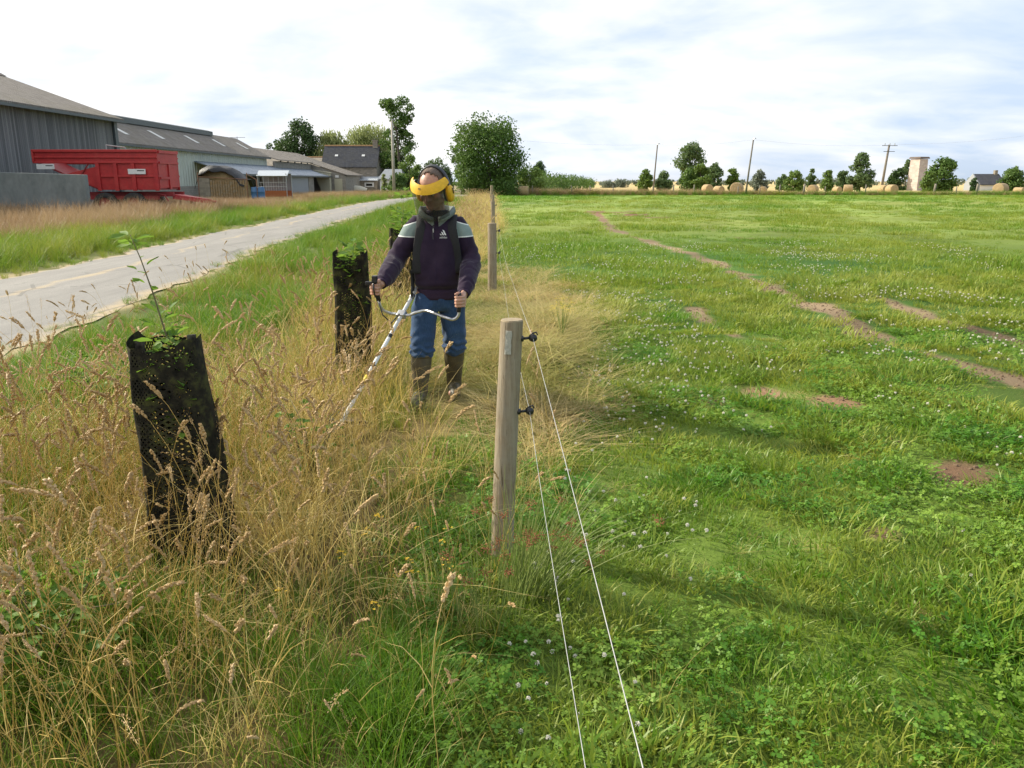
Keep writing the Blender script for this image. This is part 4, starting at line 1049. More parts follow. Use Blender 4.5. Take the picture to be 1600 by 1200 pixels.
fl = MB()
fl.rings([ering((0, .02, .80), .148, .108, 28, .9), ering((0, .02, .83), .153, .112, 28, .9), ering((0, .015, .865), .158, .118, 28, .9), ering((-.004, .008, .90), .170, .136, 28, .88), ering((-.004, .005, .97), .175, .142, 28, .88), ering((-.002, .008, 1.08), .172, .140, 28, .86),
          ering((0, .012, 1.20), .176, .136, 28, .84), ering((0, .018, 1.29), .178, .122, 28, .86), ering((0, .02, 1.36), .155, .100, 28, .92), ering((0, .02, 1.40), .118, .088, 28), ering((0, .0, 1.445), .082, .075, 28)])
for s in (-1, 1): sleeve_chain(fl, s)
fleece = remeshed('fleece_jacket', fl, M_FLEECE, man, .0085, 5, .5, post=fleece_folds)

def bvh_of(o):
    me = o.data; return BVHTree.FromPolygons([v.co.copy() for v in me.vertices], [tuple(p.vertices) for p in me.polygons])
FB = bvh_of(fleece)
def front(x, z, off=.002):
    h = FB.ray_cast(Vector((x, -2, z)), Vector((0, 1, 0)))
    return (h[0] + h[1] * off) if h[0] is not None else Vector((x, 0, z))

def cuffs():
    M_CUFF = noisy('dark elastic cuff', (.022, .011, .03), (.04, .02, .05), 90, .95)
    for s in (-1, 1):
        a = EL[s].lerp(WR[s], .93); e = EL[s].lerp(WR[s], 1.03); MB().tube([a, a.lerp(e, .5), e], [.043, .0405, .038], 18, False).build('cuff', M_CUFF, man, True).modifiers.new('solid', 'SOLIDIFY').thickness = .006
    w = MB(); w.rings([ering((0, .02, z), rx, ry, 36, .9) for z, rx, ry in ((.79, .156, .116), (.81, .160, .120), (.84, .162, .122), (.865, .166, .126))], caps=False)
    w.build('waistband', M_CUFF, man, True).modifiers.new('solid', 'SOLIDIFY').thickness = .008
cuffs()

# standing collar, lined in sage
M_SAGE = noisy('sage collar cloth', (.125, .15, .14), (.20, .235, .22), 60, .95)
def collar():
    rows = []; n = 36
    for i, (z, r, tip) in enumerate(((1.395, .106, 0), (1.425, .098, .2), (1.455, .096, .6), (1.482, .106, 1.0), (1.488, .118, 1.0), (1.47, .128, .8), (1.448, .131, .5))):
        ring = []
        for k in range(n + 1):
            a = rad(-90 + 9) + rad(342) * k / n; fr = max(0, -math.sin(a)); o = .8 + .2 * (1 - fr)
            ring.append(Vector((math.cos(a) * r * 1.05, .005 + math.sin(a) * r * .88 - .018 * fr * tip, z - .012 - .072 * fr * (1 if i > 0 else 1.1) - .006 * math.sin(3 * a) * tip)))
        rows.append(ring)
    b = MB(); b.rings(rows, caps=False, closed=False); o = b.build('collar', M_SAGE, man, True); o.modifiers.new('solid', 'SOLIDIFY').thickness = .005
collar()

def on_front(name, pts2d, faces, mat, parent, off=.0025, thick=.0015):
    v = [front(x, z, off) for x, z in pts2d]; me = bpy.data.meshes.new(name); me.from_pydata(v, [], faces); me.update()
    o = link_mesh(name, me, mat, parent); s = o.modifiers.new('solid', 'SOLIDIFY'); s.thickness = thick; s.offset = 1; return o
def zipper():
    n = 22; P = [(-.022 + dx + .004 * math.sin(i * .3), 1.395 - i * .0075) for i in range(n) for dx in (-.005, .005)]
    on_front('zip', P, [(2 * i, 2 * i + 1, 2 * i + 3, 2 * i + 2) for i in range(n - 1)], plain('dark zip tape', (.012, .008, .015), .5), man, .003)
    p = front(-.021, 1.30, .006); MB().box(p, (.007, .004, .028)).build('zip_pull', M_GALV, man, bevel=.001)
zipper()

M_WHT = plain('white stitching', (.72, .72, .70), .8)
def emblem():
    """three slanting bars over a word, embroidered on the chest"""
    cx, cz, S = .052, 1.268, .048
    bars = MB(); P, F = [], []
    for (x0, h) in ((-.42, .26), (-.10, .52), (.22, .80)):
        q = [(x0, .0), (x0 + .27, .0), (x0 + .27 - .0 - h * .0, h * .45), (x0 + .27 - .30 * .0, h * .45)]
        # a bar leaning left: foot on the base line, top cut along the slope of the triangle
        w = .21; lean = -.52
        q = [(x0, 0), (x0 + w, 0), (x0 + w + lean * (h - .16) * .9, h - .16), (x0 + lean * h * .0 + lean * (h - .0) * .9 + .0, h)]
        b0 = len(P); m = 4
        for i in range(m + 1):
            t = i / m; l = (q[0][0] + (q[3][0] - q[0][0]) * t, q[0][1] + (q[3][1] - q[0][1]) * t); r = (q[1][0] + (q[2][0] - q[1][0]) * t, q[1][1] + (q[2][1] - q[1][1]) * t)
            P += [(cx + l[0] * S, cz + l[1] * S), (cx + r[0] * S, cz + r[1] * S)]
        F += [(b0 + 2 * i, b0 + 2 * i + 1, b0 + 2 * i + 3, b0 + 2 * i + 2) for i in range(m)]
    on_front('chest_emblem', P, F, M_WHT, man)
    cu = bpy.data.curves.new('chest_word', 'FONT'); cu.body = 'adidas'; cu.size = .022; cu.align_x = 'CENTER'; cu.resolution_u = 3
    to = bpy.data.objects.new('chest_word', cu); COL.objects.link(to); dg = bpy.context.evaluated_depsgraph_get(); dg.update()
    me = bpy.data.meshes.new_from_object(to.evaluated_get(dg)); bpy.data.objects.remove(to)
    for v in me.vertices: v.co = front(cx + v.co.x, cz - .022 + v.co.y, .0035)
    me.name = 'chest_word'; link_mesh('chest_word', me, M_WHT, man)
emblem()

# --- jeans and boots
def denim():
    t = NT('blue denim'); v = t.obj(); n = t.noise(v, 5, 5, .65); n2 = t.noise(t.mapping(v, (1, 1, .15)), 200, 3)
    s = t.new('ShaderNodeSeparateXYZ'); t.ln(v, s.inputs[0])
    c = t.ramp(n, [(.3, (.014, .036, .088)), (.55, (.026, .062, .135)), (.75, (.05, .10, .19))]); c = t.mix(.25, c, t.ramp(n2, [(.35, (.018, .036, .08)), (.7, (.10, .16, .27))]))
    return t.done(t.bsdf(c, .9, 0, t.bump(t.math('ADD', n, t.math('MULTIPLY', n2, .2)), .4, .006), Sheen_Weight=.15, Specular_IOR_Level=.15))
M_DENIM = denim()
def jeans_folds(V):
    x, y, z = V[:, 0], V[:, 1], V[:, 2]; s = np.where(x > -.015, 1.0, -1.0)
    d = .008 * np.sin(z * 120 + 26 * x + 18 * y + 1.5 * np.sin(60 * x)) * np.exp(-((z - .42) / .045) ** 2)
    d += .004 * np.sin(z * 60 - 30 * x + 2 * np.sin(40 * y)) * np.exp(-((z - .52) / .07) ** 2)
    d += .0045 * np.sin(40 * z + 55 * np.abs(x - .0)) * np.exp(-((z - .74) / .07) ** 2)
    d += .003 * np.sin(50 * x + 8 * z)
    return d
j = MB(); j.rings([ering((0, .02, .84), .150, .108, 24, .9), ering((0, .022, .79), .158, .118, 24, .9), ering((0, .025, .73), .155, .115, 24, .9), ering((0, .025, .70), .135, .10, 24)])
for s in (-1, 1):
    P = [HIP[s] + Vector((s * -.005, 0, -.06)), HIP[s].lerp(KN[s], .35), HIP[s].lerp(KN[s], .7), KN[s] + Vector((0, 0, .01)), KN[s].lerp(AN[s], .1), KN[s].lerp(AN[s], .2), KN[s].lerp(AN[s], .3)]
    j.tube(P, [.098, .100, .094, .089, .093, .094, .080], 22)
remeshed('jeans', j, M_DENIM, man, .0085, 4, .5, post=jeans_folds)
M_BOOT = noisy('olive rubber', (.045, .038, .022), (.085, .07, .042), 14, .5, bump=.1, c3=(.13, .11, .07))
M_SOLE = noisy('muddy sole', (.03, .025, .018), (.07, .055, .035), 30, .9)
for s in (-1, 1):
    K, A = KN[s], AN[s]; ax = (A - K).normalized(); b = MB(); top = K.lerp(A, .24)
    pts = [top, K.lerp(A, .45), K.lerp(A, .7), K.lerp(A, .9), A + Vector((0, .01, -.02))]
    b.tube(pts, [.080, .078, .067, .060, .060], 22)
    yaw = -.15 if s < 0 else .12; D = Vector((math.sin(yaw) * 1, -math.cos(yaw), 0))
    b.cap(A + Vector((0, .02, -.045)), A + D * .09 + Vector((0, 0, -.052)), .056, .050, 16); b.cap(A + D * .08 + Vector((0, 0, -.055)), A + D * .165 + Vector((0, 0, -.062)), .050, .038, 16)
    bo = remeshed('boot', b, M_BOOT, man, .007, 6, .5)
    rim = MB(); rim.tube([top + ax * -.004, top + ax * .018], [.084, .083], 22, False); rim.build('boot_rim', M_BOOT, bo, True).modifiers.new('solid', 'SOLIDIFY').thickness = .004
    so_ = MB(); n = 22; ring = []
    for k in range(n):
        a = 2 * math.pi * k / n; q = math.cos(a); w = .046 * math.sin(a) * (1 - .12 * q); ring.append(A + D * (.055 + .145 * q) + Vector((D.y * -w, D.x * w, 0)))
    so_.rings([[Vector((p.x, p.y, -.004)) for p in ring], [Vector((p.x, p.y, .018)) for p in ring]]); so_.build('sole', M_SOLE, bo)

# --- harness: two broad shoulder straps, a hip belt and a back plate
M_STRAP = noisy('black webbing', (.010, .010, .011), (.022, .022, .024), 150, .85)
def harness():
    def strap(pts, w, name):
        # pts: (point on the jacket, sideways direction)
        vs, fs = [], []
        for p, sd_ in pts: vs += [p - sd_ * w / 2, p, p + sd_ * w / 2]
        for i in range(len(pts) - 1):
            for k in range(2): fs.append((i * 3 + k, i * 3 + k + 1, i * 3 + k + 4, i * 3 + k + 3))
        me = bpy.data.meshes.new(name); me.from_pydata(vs, [], fs); me.update(); o = link_mesh(name, me, M_STRAP, man, True)
        so_ = o.modifiers.new('solid', 'SOLIDIFY'); so_.thickness = .014; so_.offset = 0; bv = o.modifiers.new('bevel', 'BEVEL'); bv.width = .003; return o
    for s in (-1, 1):
        pts = []
        for i in range(15):
            t = i / 14; z = .99 + .33 * t; x = s * (.146 - .036 * t ** 1.5); h = FB.ray_cast(Vector((x, -2, z)), Vector((0, 1, 0)))
            if h[0] is None: continue
            pts.append((h[0] + h[1] * .010, Vector((1, 0, 0))))
        for i in range(7):
            y = -.075 + .03 * i; x = s * .108; h = FB.ray_cast(Vector((x, y, 3)), Vector((0, 0, -1)))
            if h[0] is not None: pts.append((h[0] + h[1] * .012, Vector((1, 0, 0))))
        for i in range(6):
            z = 1.33 - .05 * i; h = FB.ray_cast(Vector((s * .10, 2, z)), Vector((0, -1, 0)))
            if h[0] is not None: pts.append((h[0] + h[1] * .010, Vector((1, 0, 0))))
        # even out the path
        q = [p for p, _ in pts]
        for _ in range(3): q = [q[0]] + [(q[i - 1] + q[i] * 2 + q[i + 1]) / 4 for i in range(1, len(q) - 1)] + [q[-1]]
        strap([(a, d) for a, (_, d) in zip(q, pts)], .066, 'shoulder_strap')
    h = MB(); h.box((-.192, -.02, .93), (.02, .09, .16)); h.build('hip_pad', M_STRAP, man, bevel=.008)
    bp = MB(); bp.box((0, .175, 1.17), (.23, .035, .30)); bp.build('back_plate', M_STRAP, man, bevel=.012)
    hk = MB(); hk.tube([(-.19, -.035, .93), (-.195, -.06, .88), (-.196, -.075, .80)], .009, 8); hk.build('hip_hook', M_BLK, man, True)
harness()

# --- face shield and ear defenders
M_YELL = plain('yellow plastic', (.82, .47, .012), .5)
def smoked():
    t = NT('smoked visor gauze'); d = t.bsdf((.030, .033, .032), .25, Specular_IOR_Level=.4); tr = t.new('ShaderNodeBsdfTransparent'); tr.inputs[0].default_value = (.80, .81, .80, 1)
    mx = t.new('ShaderNodeMixShader'); mx.inputs[0].default_value = .52; t.ln(d.outputs[0], mx.inputs[1]); t.ln(tr.outputs[0], mx.inputs[2]); return t.done(mx)
M_VIS = smoked()
def headgear():
    fs = empty('face_shield', (0, 0, 0)); fs.parent = man
    n = 40; A = [rad(-90 - 80 + 160 * k / n) for k in range(n + 1)]
    rows = []
    for (q, z, r) in ((0, .084, .110), (.3, .072, .119), (.65, .052, .130), (1, .026, .138)):
        ring = []
        for a in A:
            f = max(0, -math.sin(a)); sidez = (1 - f) ** 2
            zz = z - .014 * f ** 3 * (1 - q) - .012 * q * f + .040 * q * sidez + .002 * sidez
            ring.append(hp(math.cos(a) * r * .98, math.sin(a) * r * 1.02 - .004, zz))
        rows.append(ring)
    g = MB(); g.rings(rows, caps=False, closed=False); o = g.build('brow_guard', M_YELL, fs, True); o.modifiers.new('solid', 'SOLIDIFY').thickness = .003; o.modifiers.new('split', 'EDGE_SPLIT').split_angle = rad(40)
    k0 = n // 2 - 3; cc = rows[2][k0].lerp(rows[1][k0], .4)
    dr = (rows[2][k0 + 1] - rows[2][k0 - 1]).normalized(); up = (rows[1][k0] - rows[2][k0]).normalized(); nn = dr.cross(up).normalized()
    if nn.y > 0: nn = -nn
    b = MB()
    for i in range(3): b.add([cc + dr * (-.011 + i * .008) + up * .006 + nn * .003, cc + dr * (-.005 + i * .008) + up * .006 + nn * .003, cc + dr * (-.005 + i * .008) + up * .000 + nn * .003, cc + dr * (-.011 + i * .008) + nn * .003], [(0, 1, 2, 3)])
    b.add([cc + dr * -.010 - up * .003 + nn * .003, cc + dr * .010 - up * .003 + nn * .003, cc + dr * .010 - up * .0055 + nn * .003, cc + dr * -.010 - up * .0055 + nn * .003], [(0, 1, 2, 3)])
    q = b.build('printed_mark', plain('dark print', (.10, .06, .02), .6), fs); q.modifiers.new('solid', 'SOLIDIFY').thickness = .001
    rows = []
    B_ = [rad(-90 - 70 + 136 * k / n) for k in range(n + 1)]
    for (z, r) in ((.030, .131), (-.04, .135), (-.09, .134), (-.145, .128)):
        rows.append([hp(math.cos(a) * r * .97, math.sin(a) * r * 1.02 - .004, z - (.0 if z > 0 else .022 * max(0, -math.sin(a)) * (z < -.1))) for a in B_])
    v = MB(); v.rings(rows, caps=False, closed=False); v.build('visor', M_VIS, fs, True)
    hb = MB(); hb.rings([[hp(math.cos(a) * r, .012 + math.sin(a) * r * 1.13, z + .014 * math.sin(a)) for a in [2 * math.pi * k / 40 for k in range(40)]] for r, z in ((.0875, .040), (.089, .06))], caps=False)
    hb.build('head_strap', M_BLK, fs, True).modifiers.new('solid', 'SOLIDIFY').thickness = .005
    for s in (-1, 1):
        t = MB(); t.tube([hp(s * .098, -.01, .05), hp(s * .112, -.01, .05)], [.016, .014], 12); t.build('pivot_knob', M_BLK, fs, True)
    ed = empty('ear_defenders', (0, 0, 0)); ed.parent = man
    P = []
    for k in range(25):
        a = math.pi * k / 24; P.append(hp(-math.cos(a) * .110, .022 + .018 * math.sin(a), -.005 + math.sin(a) * .142))
    hb = MB(); M_ = []
    rows = [[p + HROT @ Vector((0, dy, 0)) for p in P] for dy in (-.017, -.006, .006, .017)]
    hb.rings(rows, caps=False, closed=False); o = hb.build('head_band', M_BLK, ed, True); o.modifiers.new('solid', 'SOLIDIFY').thickness = .009
    for s in (-1, 1):
        c = MB(); rr = []
        for (dx, q) in ((.082, .86), (.090, 1.0), (.108, 1.0), (.120, .86), (.126, .5)):
            rr.append([hp(s * dx, .018 + math.cos(a) * .037 * q, -.040 + math.sin(a) * .056 * q) for a in [2 * math.pi * k / 24 for k in range(24)]])
        c.rings(rr[1:]); co_ = c.build('ear_cup', M_YELL, ed, True)
        p = MB(); p.rings([[hp(s * dx, .018 + math.cos(a) * .034, -.040 + math.sin(a) * .053) for a in [2 * math.pi * k / 24 for k in range(24)]] for dx in (.074, .0895)]); p.build('cushion', M_BLK, co_, True)
        w = MB(); w.tube([hp(s * .113, .022, -.0), hp(s * .131, .018, -.01), hp(s * .129, .018, -.04)], .004, 8); w.build('cup_arm', M_BLK, ed, True)
headgear()

# ------------------------------------------------------------------ brush cutter (held, a thing of its own)
M_ALU = plain('bare aluminium tube', (.62, .63, .64), .33, .85)
M_SHAFT = noisy('white enamel tube', (.55, .55, .53), (.74, .74, .72), 40, .4, c3=(.80, .80, .79))
M_RUBBER = plain('black rubber grip', (.02, .02, .021), .7)
M_ORANGE = plain('orange engine cover', (.75, .17, .02), .4)
def cutter():
    root = empty('brush_cutter', (-1.1, 5.1, 0), 0, 'brush cutter with white shaft and bull-horn handlebar held by the man', 'brush cutter')
    O = Vector((-1.1, 5.1, 0))
    def L(p): return Vector(p) - O
    hip = Vector((-.755, 5.98, .80)); low = at(556, 620, 5.25); d = (hip - low).normalized()
    head = low - d * ((low.z - .05) / d.z); eng = hip + d * .42
    MB().tube([L(head), L(low), L(hip), L(eng)], .0145, 14).build('shaft', M_SHAFT, root, True)
    def along(z): return low + d * ((z - low.z) / d.z)
    cl = along(.70)
    for z, c, l in ((.33, plain('yellow label', (.75, .55, .05), .5), .05), (.40, M_BLK, .012), (.57, M_BLK, .016)):
        p = along(z); MB().tube([L(p - d * l), L(p + d * l)], .0158, 14).build('shaft_band', c, root, True)
    M = d.to_track_quat('Z', 'Y').to_matrix().to_4x4()
    MB().box(L(cl), (.062, .05, .055), M=M).build('handle_clamp', M_ALU, root, bevel=.006)
    gl, gr = Vector((PX, PY, 0)) + GR[-1], Vector((PX, PY, 0)) + GR[1]
    ctl = [gl + Vector((-.006, .0, .07)), gl, gl + Vector((.010, .012, -.075)), gl + Vector((.030, .04, -.145)), cl + Vector((-.09, -.01, .012)), cl + Vector((-.03, -.005, .004)), cl + Vector((.05, -.005, -.004)), cl + Vector((.11, -.01, .018)), cl + Vector((.19, -.02, .030)), gr + Vector((-.10, .01, -.115)), gr + Vector((-.045, .006, -.128)), gr + Vector((-.008, .0, -.10)), gr + Vector((.0, 0, -.04)), gr + Vector((0, 0, .05))]
    P = []
    for i in range(len(ctl) - 1):
        p0, p1, p2, p3 = ctl[max(i - 1, 0)], ctl[i], ctl[i + 1], ctl[min(i + 2, len(ctl) - 1)]
        for k in range(6):
            t = k / 6; P.append(.5 * ((2 * p1) + (p2 - p0) * t + (2 * p0 - 5 * p1 + 4 * p2 - p3) * t * t + (3 * p1 - p0 - 3 * p2 + p3) * t ** 3))
    P.append(ctl[-1])
    MB().tube([L(p) for p in P], .0110, 12).build('handlebar', M_ALU, root, True)
    MB().tube([L(gr + Vector((-.004, 0, -.075))), L(gr + Vector((0, 0, -.03))), L(gr + Vector((0, 0, .062)))], [.0155, .0165, .0165], 14).build('grip', M_RUBBER, root, True)
    MB().tube([L(gl + Vector((.014, .016, -.085))), L(gl + Vector((.004, .004, -.03))), L(gl + Vector((-.006, 0, .075)))], [.0165, .0165, .0165], 14).build('grip', M_RUBBER, root, True)
    t = MB(); t.box(L(gl + Vector((-.002, -.03, .075))), (.036, .05, .05)); t.box(L(gl + Vector((-.045, -.02, .045))), (.05, .022, .028)); t.build('throttle_housing', M_BLK, root, bevel=.006)
    t = MB(); t.tube([L(gl + Vector((-.01, -.045, .06))), L(gl + Vector((-.008, -.055, .01))), L(gl + Vector((0, -.05, -.05)))], [.005, .006, .004], 8); t.build('throttle_lever', M_BLK, root, True)
    t = MB(); a, b = gl + Vector((.012, .0, -.08)), cl + d * .10
    t.tube([L(a), L(a + Vector((.03, -.01, -.10))), L(a + Vector((.09, -.02, -.155))), L(b + Vector((-.04, -.02, -.04))), L(b)], .0045, 8); t.build('throttle_cable', M_BLK, root, True)
    p = hip + d * .02; MB().tube([L(p - d * .02), L(p + d * .02)], .019, 14).build('harness_eye', M_GALV, root, True)
    e = MB(); e.box(L(eng + d * .12), (.16, .15, .20), M=M); e.build('engine', M_ORANGE, root, bevel=.02)
    e = MB(); e.box(L(eng + d * .12 - Vector((0, 0, .10))), (.15, .12, .07)); e.build('fuel_tank', M_BLK, root, bevel=.015)
    e = MB(); e.tube([L(eng - d * .06), L(eng + d * .03)], [.03, .06], 14); e.build('clutch_housing', M_BLK, root, True)
    hd = head; g = MB(); g.tube([L(hd + Vector((0, 0, .03))), L(hd + Vector((0, 0, -.01)))], [.03, .035], 14); g.build('gear_head', M_BLK, root, True)
    g = MB(); g.tube([L(hd + Vector((0, 0, -.012))), L(hd + Vector((0, 0, -.022)))], [.055, .05], 18); g.build('cutting_head', M_RUBBER, root, True)
    g = MB(); rows = [[L(hd + d * .12 + Vector((math.cos(a) * r, math.sin(a) * r, z - d.z * .12 + .02))) for a in np.linspace(rad(15), rad(140), 14)] for r, z in ((.03, .035), (.13, .03), (.17, .012), (.172, -.03))]
    g.rings(rows, caps=False, closed=False); g.build('debris_guard', M_BLK, root, True).modifiers.new('solid', 'SOLIDIFY').thickness = .004
cutter()
# ------------------------------------------------------------------ farm buildings (world metres; each root at its base)
def sheet_mat(name, c1, c2, period, axis='Y', rough=.6, metal=0.0, dirt=(.12, .11, .09), c3=None):
    """corrugated or ribbed sheet: the ribs are bump and a seam line, the colour is streaked"""
    t = NT(name); v = t.obj(); s = t.new('ShaderNodeSeparateXYZ'); t.ln(v, s.inputs[0])
    w = t.math('SINE', t.math('MULTIPLY', s.outputs[axis], 6.283 / period))
    n = t.noise(v, .5, 6, .7); n2 = t.noise(t.mapping(v, (1, 1, .12) if axis != 'Z' else (.12, 1, 1)), 2.2, 5, .7)
    c = t.ramp(n2, [(.3, c1), (.7, c2)] if c3 is None else [(.25, c1), (.5, c2), (.75, c3)])
    c = t.mix(t.math('MULTIPLY', t.math('SUBTRACT', n, .5, True), 2.0, True), c, dirt)
    return t.done(t.bsdf(c, rough, metal, t.bump(w, .8, period * .14), Specular_IOR_Level=.3))
def board_mat(name, cols, width, axis='Y'):
    t = NT(name); v = t.obj(); s = t.new('ShaderNodeSeparateXYZ'); t.ln(v, s.inputs[0])
    q = t.math('DIVIDE', s.outputs[axis], width); idx = t.math('FLOOR', q); fr = t.math('FRACT', q)
    wn = t.new('ShaderNodeTexWhiteNoise', noise_dimensions='1D'); t.ln(idx, wn.inputs['W'])
    n = t.noise(t.mapping(v, (6, 6, .35)), 1.2, 6, .7)
    c = t.ramp(t.math('ADD', t.math('MULTIPLY', wn.outputs['Value'], .55), t.math('MULTIPLY', n, .5)), [(.2, cols[0]), (.5, cols[1]), (.85, cols[2])])
    gap = t.math('LESS_THAN', fr, .07); c = t.mix(gap, c, tuple(x * .3 for x in cols[0]))
    return t.done(t.bsdf(c, .9, 0, t.bump(n, .4, .01), Specular_IOR_Level=.15))
def block_mat(name, c1, c2, mort, bw=.5, bh=.2, stain=(.2, .18, .14)):
    t = NT(name); v = t.obj(); s = t.new('ShaderNodeSeparateXYZ'); t.ln(v, s.inputs[0])
    cb = t.new('ShaderNodeCombineXYZ'); t.ln(t.math('ADD', s.outputs[0], s.outputs[1]), cb.inputs[0]); t.ln(s.outputs[2], cb.inputs[1])
    b = t.new('ShaderNodeTexBrick'); t.ln(cb.outputs[0], b.inputs['Vector']); b.inputs['Scale'].default_value = 1
    b.inputs['Brick Width'].default_value = bw; b.inputs['Row Height'].default_value = bh; b.inputs['Mortar Size'].default_value = .012
    b.inputs['Color1'].default_value = (*c1, 1); b.inputs['Color2'].default_value = (*c2, 1); b.inputs['Mortar'].default_value = (*mort, 1)
    n = t.noise(v, 1.1, 6, .7); c = t.mix(t.math('MULTIPLY', t.math('SUBTRACT', n, .45, True), 2.5, True), b.outputs['Color'], stain)
    return t.done(t.bsdf(c, .92, 0, t.bump(n, .3, .02), Specular_IOR_Level=.15))
M_FIBRE = sheet_mat('fibre cement roofing', (.135, .118, .10), (.215, .190, .165), .177, 'Y', .9, 0, (.15, .13, .065), (.27, .245, .215))
M_CREAM = sheet_mat('cream wall sheeting', (.47, .50, .43), (.58, .61, .53), .6, 'Y', .55, 0, (.40, .42, .36))
M_GABLE = sheet_mat('grey sheeting', (.35, .36, .36), (.45, .46, .45), .3, 'X', .6)
M_TIN = sheet_mat('dull blue grey tin', (.12, .15, .19), (.24, .28, .33), .3, 'Y', .4, .35, (.2, .2, .2), (.42, .46, .50))
M_TINW = sheet_mat('pale tin roof', (.50, .55, .60), (.66, .70, .74), .3, 'X', .4, .3)
M_BOARD = board_mat('weathered grey boards', ((.11, .112, .116), (.165, .167, .17), (.235, .236, .238)), .16)
M_GUT = plain('dark gutter metal', (.10, .12, .125), .5, .3)
M_BLOCK = block_mat('concrete blockwork', (.27, .25, .215), (.33, .305, .265), (.22, .205, .18), .5, .2, (.20, .19, .155))
M_BLOCKG = block_mat('grey blockwork', (.245, .255, .265), (.30, .31, .32), (.20, .205, .21), .5, .2, (.22, .22, .22))
M_STONE = block_mat('rubble stone', (.20, .175, .14), (.32, .28, .225), (.29, .26, .215), .42, .2, (.17, .155, .12))
M_SLATE = block_mat('slate roofing', (.055, .058, .068), (.085, .088, .098), (.04, .04, .045), .3, .18, (.085, .082, .072))
M_RIDGE = noisy('orange ridge tiles', (.28, .15, .07), (.42, .26, .12), 4, .9)
M_CONC = noisy('stained concrete wall', (.115, .135, .13), (.185, .205, .20), .9, .92, c3=(.255, .27, .26), stretch=(1, 1, .6), bump=.4)
M_SKY = plain('roof light sheet', (.62, .62, .58), .4)
M_LBOX = plain('cream painted board', (.50, .47, .34), .7)
M_DOOR = plain('grey garage door', (.30, .32, .34), .6)
M_DARK = plain('dark opening', (.012, .012, .012), .9)
M_WHITE = plain('white paint', (.78, .78, .76), .6)

def B(name, mat, parent, rel, fn, **kw):
    b = MB(); fn(b); return b.build(name, mat, parent, rel=rel, **kw)

# --- timber barn on the left
o0 = Vector((-32.6, 40, 0)); r = empty('timber_barn', o0, 0, 'tall grey board-clad barn with a shallow fibre cement roof, at the left edge', 'barn')
B('board_wall', M_BOARD, r, o0, lambda b: b.box2((-25.65, 26, 0), (-25.45, 53.9, 5.55)))
B('end_wall', M_BOARD, r, o0, lambda b: b.prism([(-25.65, 53.7, 0), (-39.4, 53.7, 0), (-39.4, 53.7, 5.5), (-32.5, 53.7, 7.9), (-25.65, 53.7, 5.5)], (0, .2, 0)))
rf = B('roof', M_FIBRE, r, o0, lambda b: (b.prism([(-25.0, 25, 5.42), (-32.55, 25, 8.12), (-32.55, 25, 8.22), (-25.0, 25, 5.52)], (0, 29.4, 0)), b.prism([(-40, 25, 5.42), (-32.55, 25, 8.12), (-32.55, 25, 8.22), (-40, 25, 5.52)], (0, 29.4, 0))))
B('ridge_cap', M_FIBRE, rf, o0, lambda b: b.prism([(-32.2, 25, 8.13), (-32.55, 25, 8.33), (-32.9, 25, 8.13)], (0, 29.5, 0)))
B('gutter', M_GUT, rf, o0, lambda b: b.box2((-24.98, 25, 5.26), (-24.82, 54.4, 5.40)))
B('corner_post', M_GUT, r, o0, lambda b: b.box2((-25.44, 53.55, 0), (-25.28, 53.95, 5.5)))
# --- long barn with the cream wall
o0 = Vector((-33.7, 84, 0)); r = empty('long_barn', o0, 0, 'long low barn with cream sheet wall and roof lights, beyond the red trailer', 'barn')
B('sheet_wall', M_CREAM, r, o0, lambda b: b.box2((-30.2, 62, 1.2), (-30.0, 102, 4.5)))
B('base_wall', M_BLOCK, r, o0, lambda b: b.box2((-30.22, 62, 0), (-29.96, 102, 1.2)))
for yy in (101.8, 62): B('gable_wall', M_GABLE, r, o0, lambda b: b.prism([(-30.1, yy, 0), (-37.3, yy, 0), (-37.3, yy, 4.4), (-33.7, yy, 6.45), (-30.1, yy, 4.4)], (0, .2, 0)))
rf = B('roof', M_FIBRE, r, o0, lambda b: (b.prism([(-29.7, 61.5, 4.42), (-33.7, 61.5, 6.62), (-33.7, 61.5, 6.72), (-29.7, 61.5, 4.52)], (0, 41, 0)), b.prism([(-37.7, 61.5, 4.42), (-33.7, 61.5, 6.62), (-33.7, 61.5, 6.72), (-37.7, 61.5, 4.52)], (0, 41, 0))))
B('ridge_vent', M_GUT, rf, o0, lambda b: b.prism([(-33.1, 61.5, 6.5), (-33.1, 61.5, 6.95), (-33.7, 61.5, 7.1), (-34.3, 61.5, 6.95), (-34.3, 61.5, 6.5)], (0, 31.5, 0)))
B('gutter', M_GUT, rf, o0, lambda b: b.box2((-29.68, 61.5, 4.27), (-29.54, 102.4, 4.40)))
nrm = Vector((2.2, 0, 4.0)).normalized()
for yy in (67.6, 74.6, 82.8, 90.4, 98.2):
    def sk(b, yy=yy):
        a0 = Vector((-31.1, yy, 5.29)) + nrm * .012; a1 = Vector((-32.4, yy, 6.005)) + nrm * .012
        b.prism([a0, a1, a1 + Vector((0, .7, 0)), a0 + Vector((0, .7, 0))], nrm * .03)
    B('roof_light', M_SKY, rf, o0, sk)
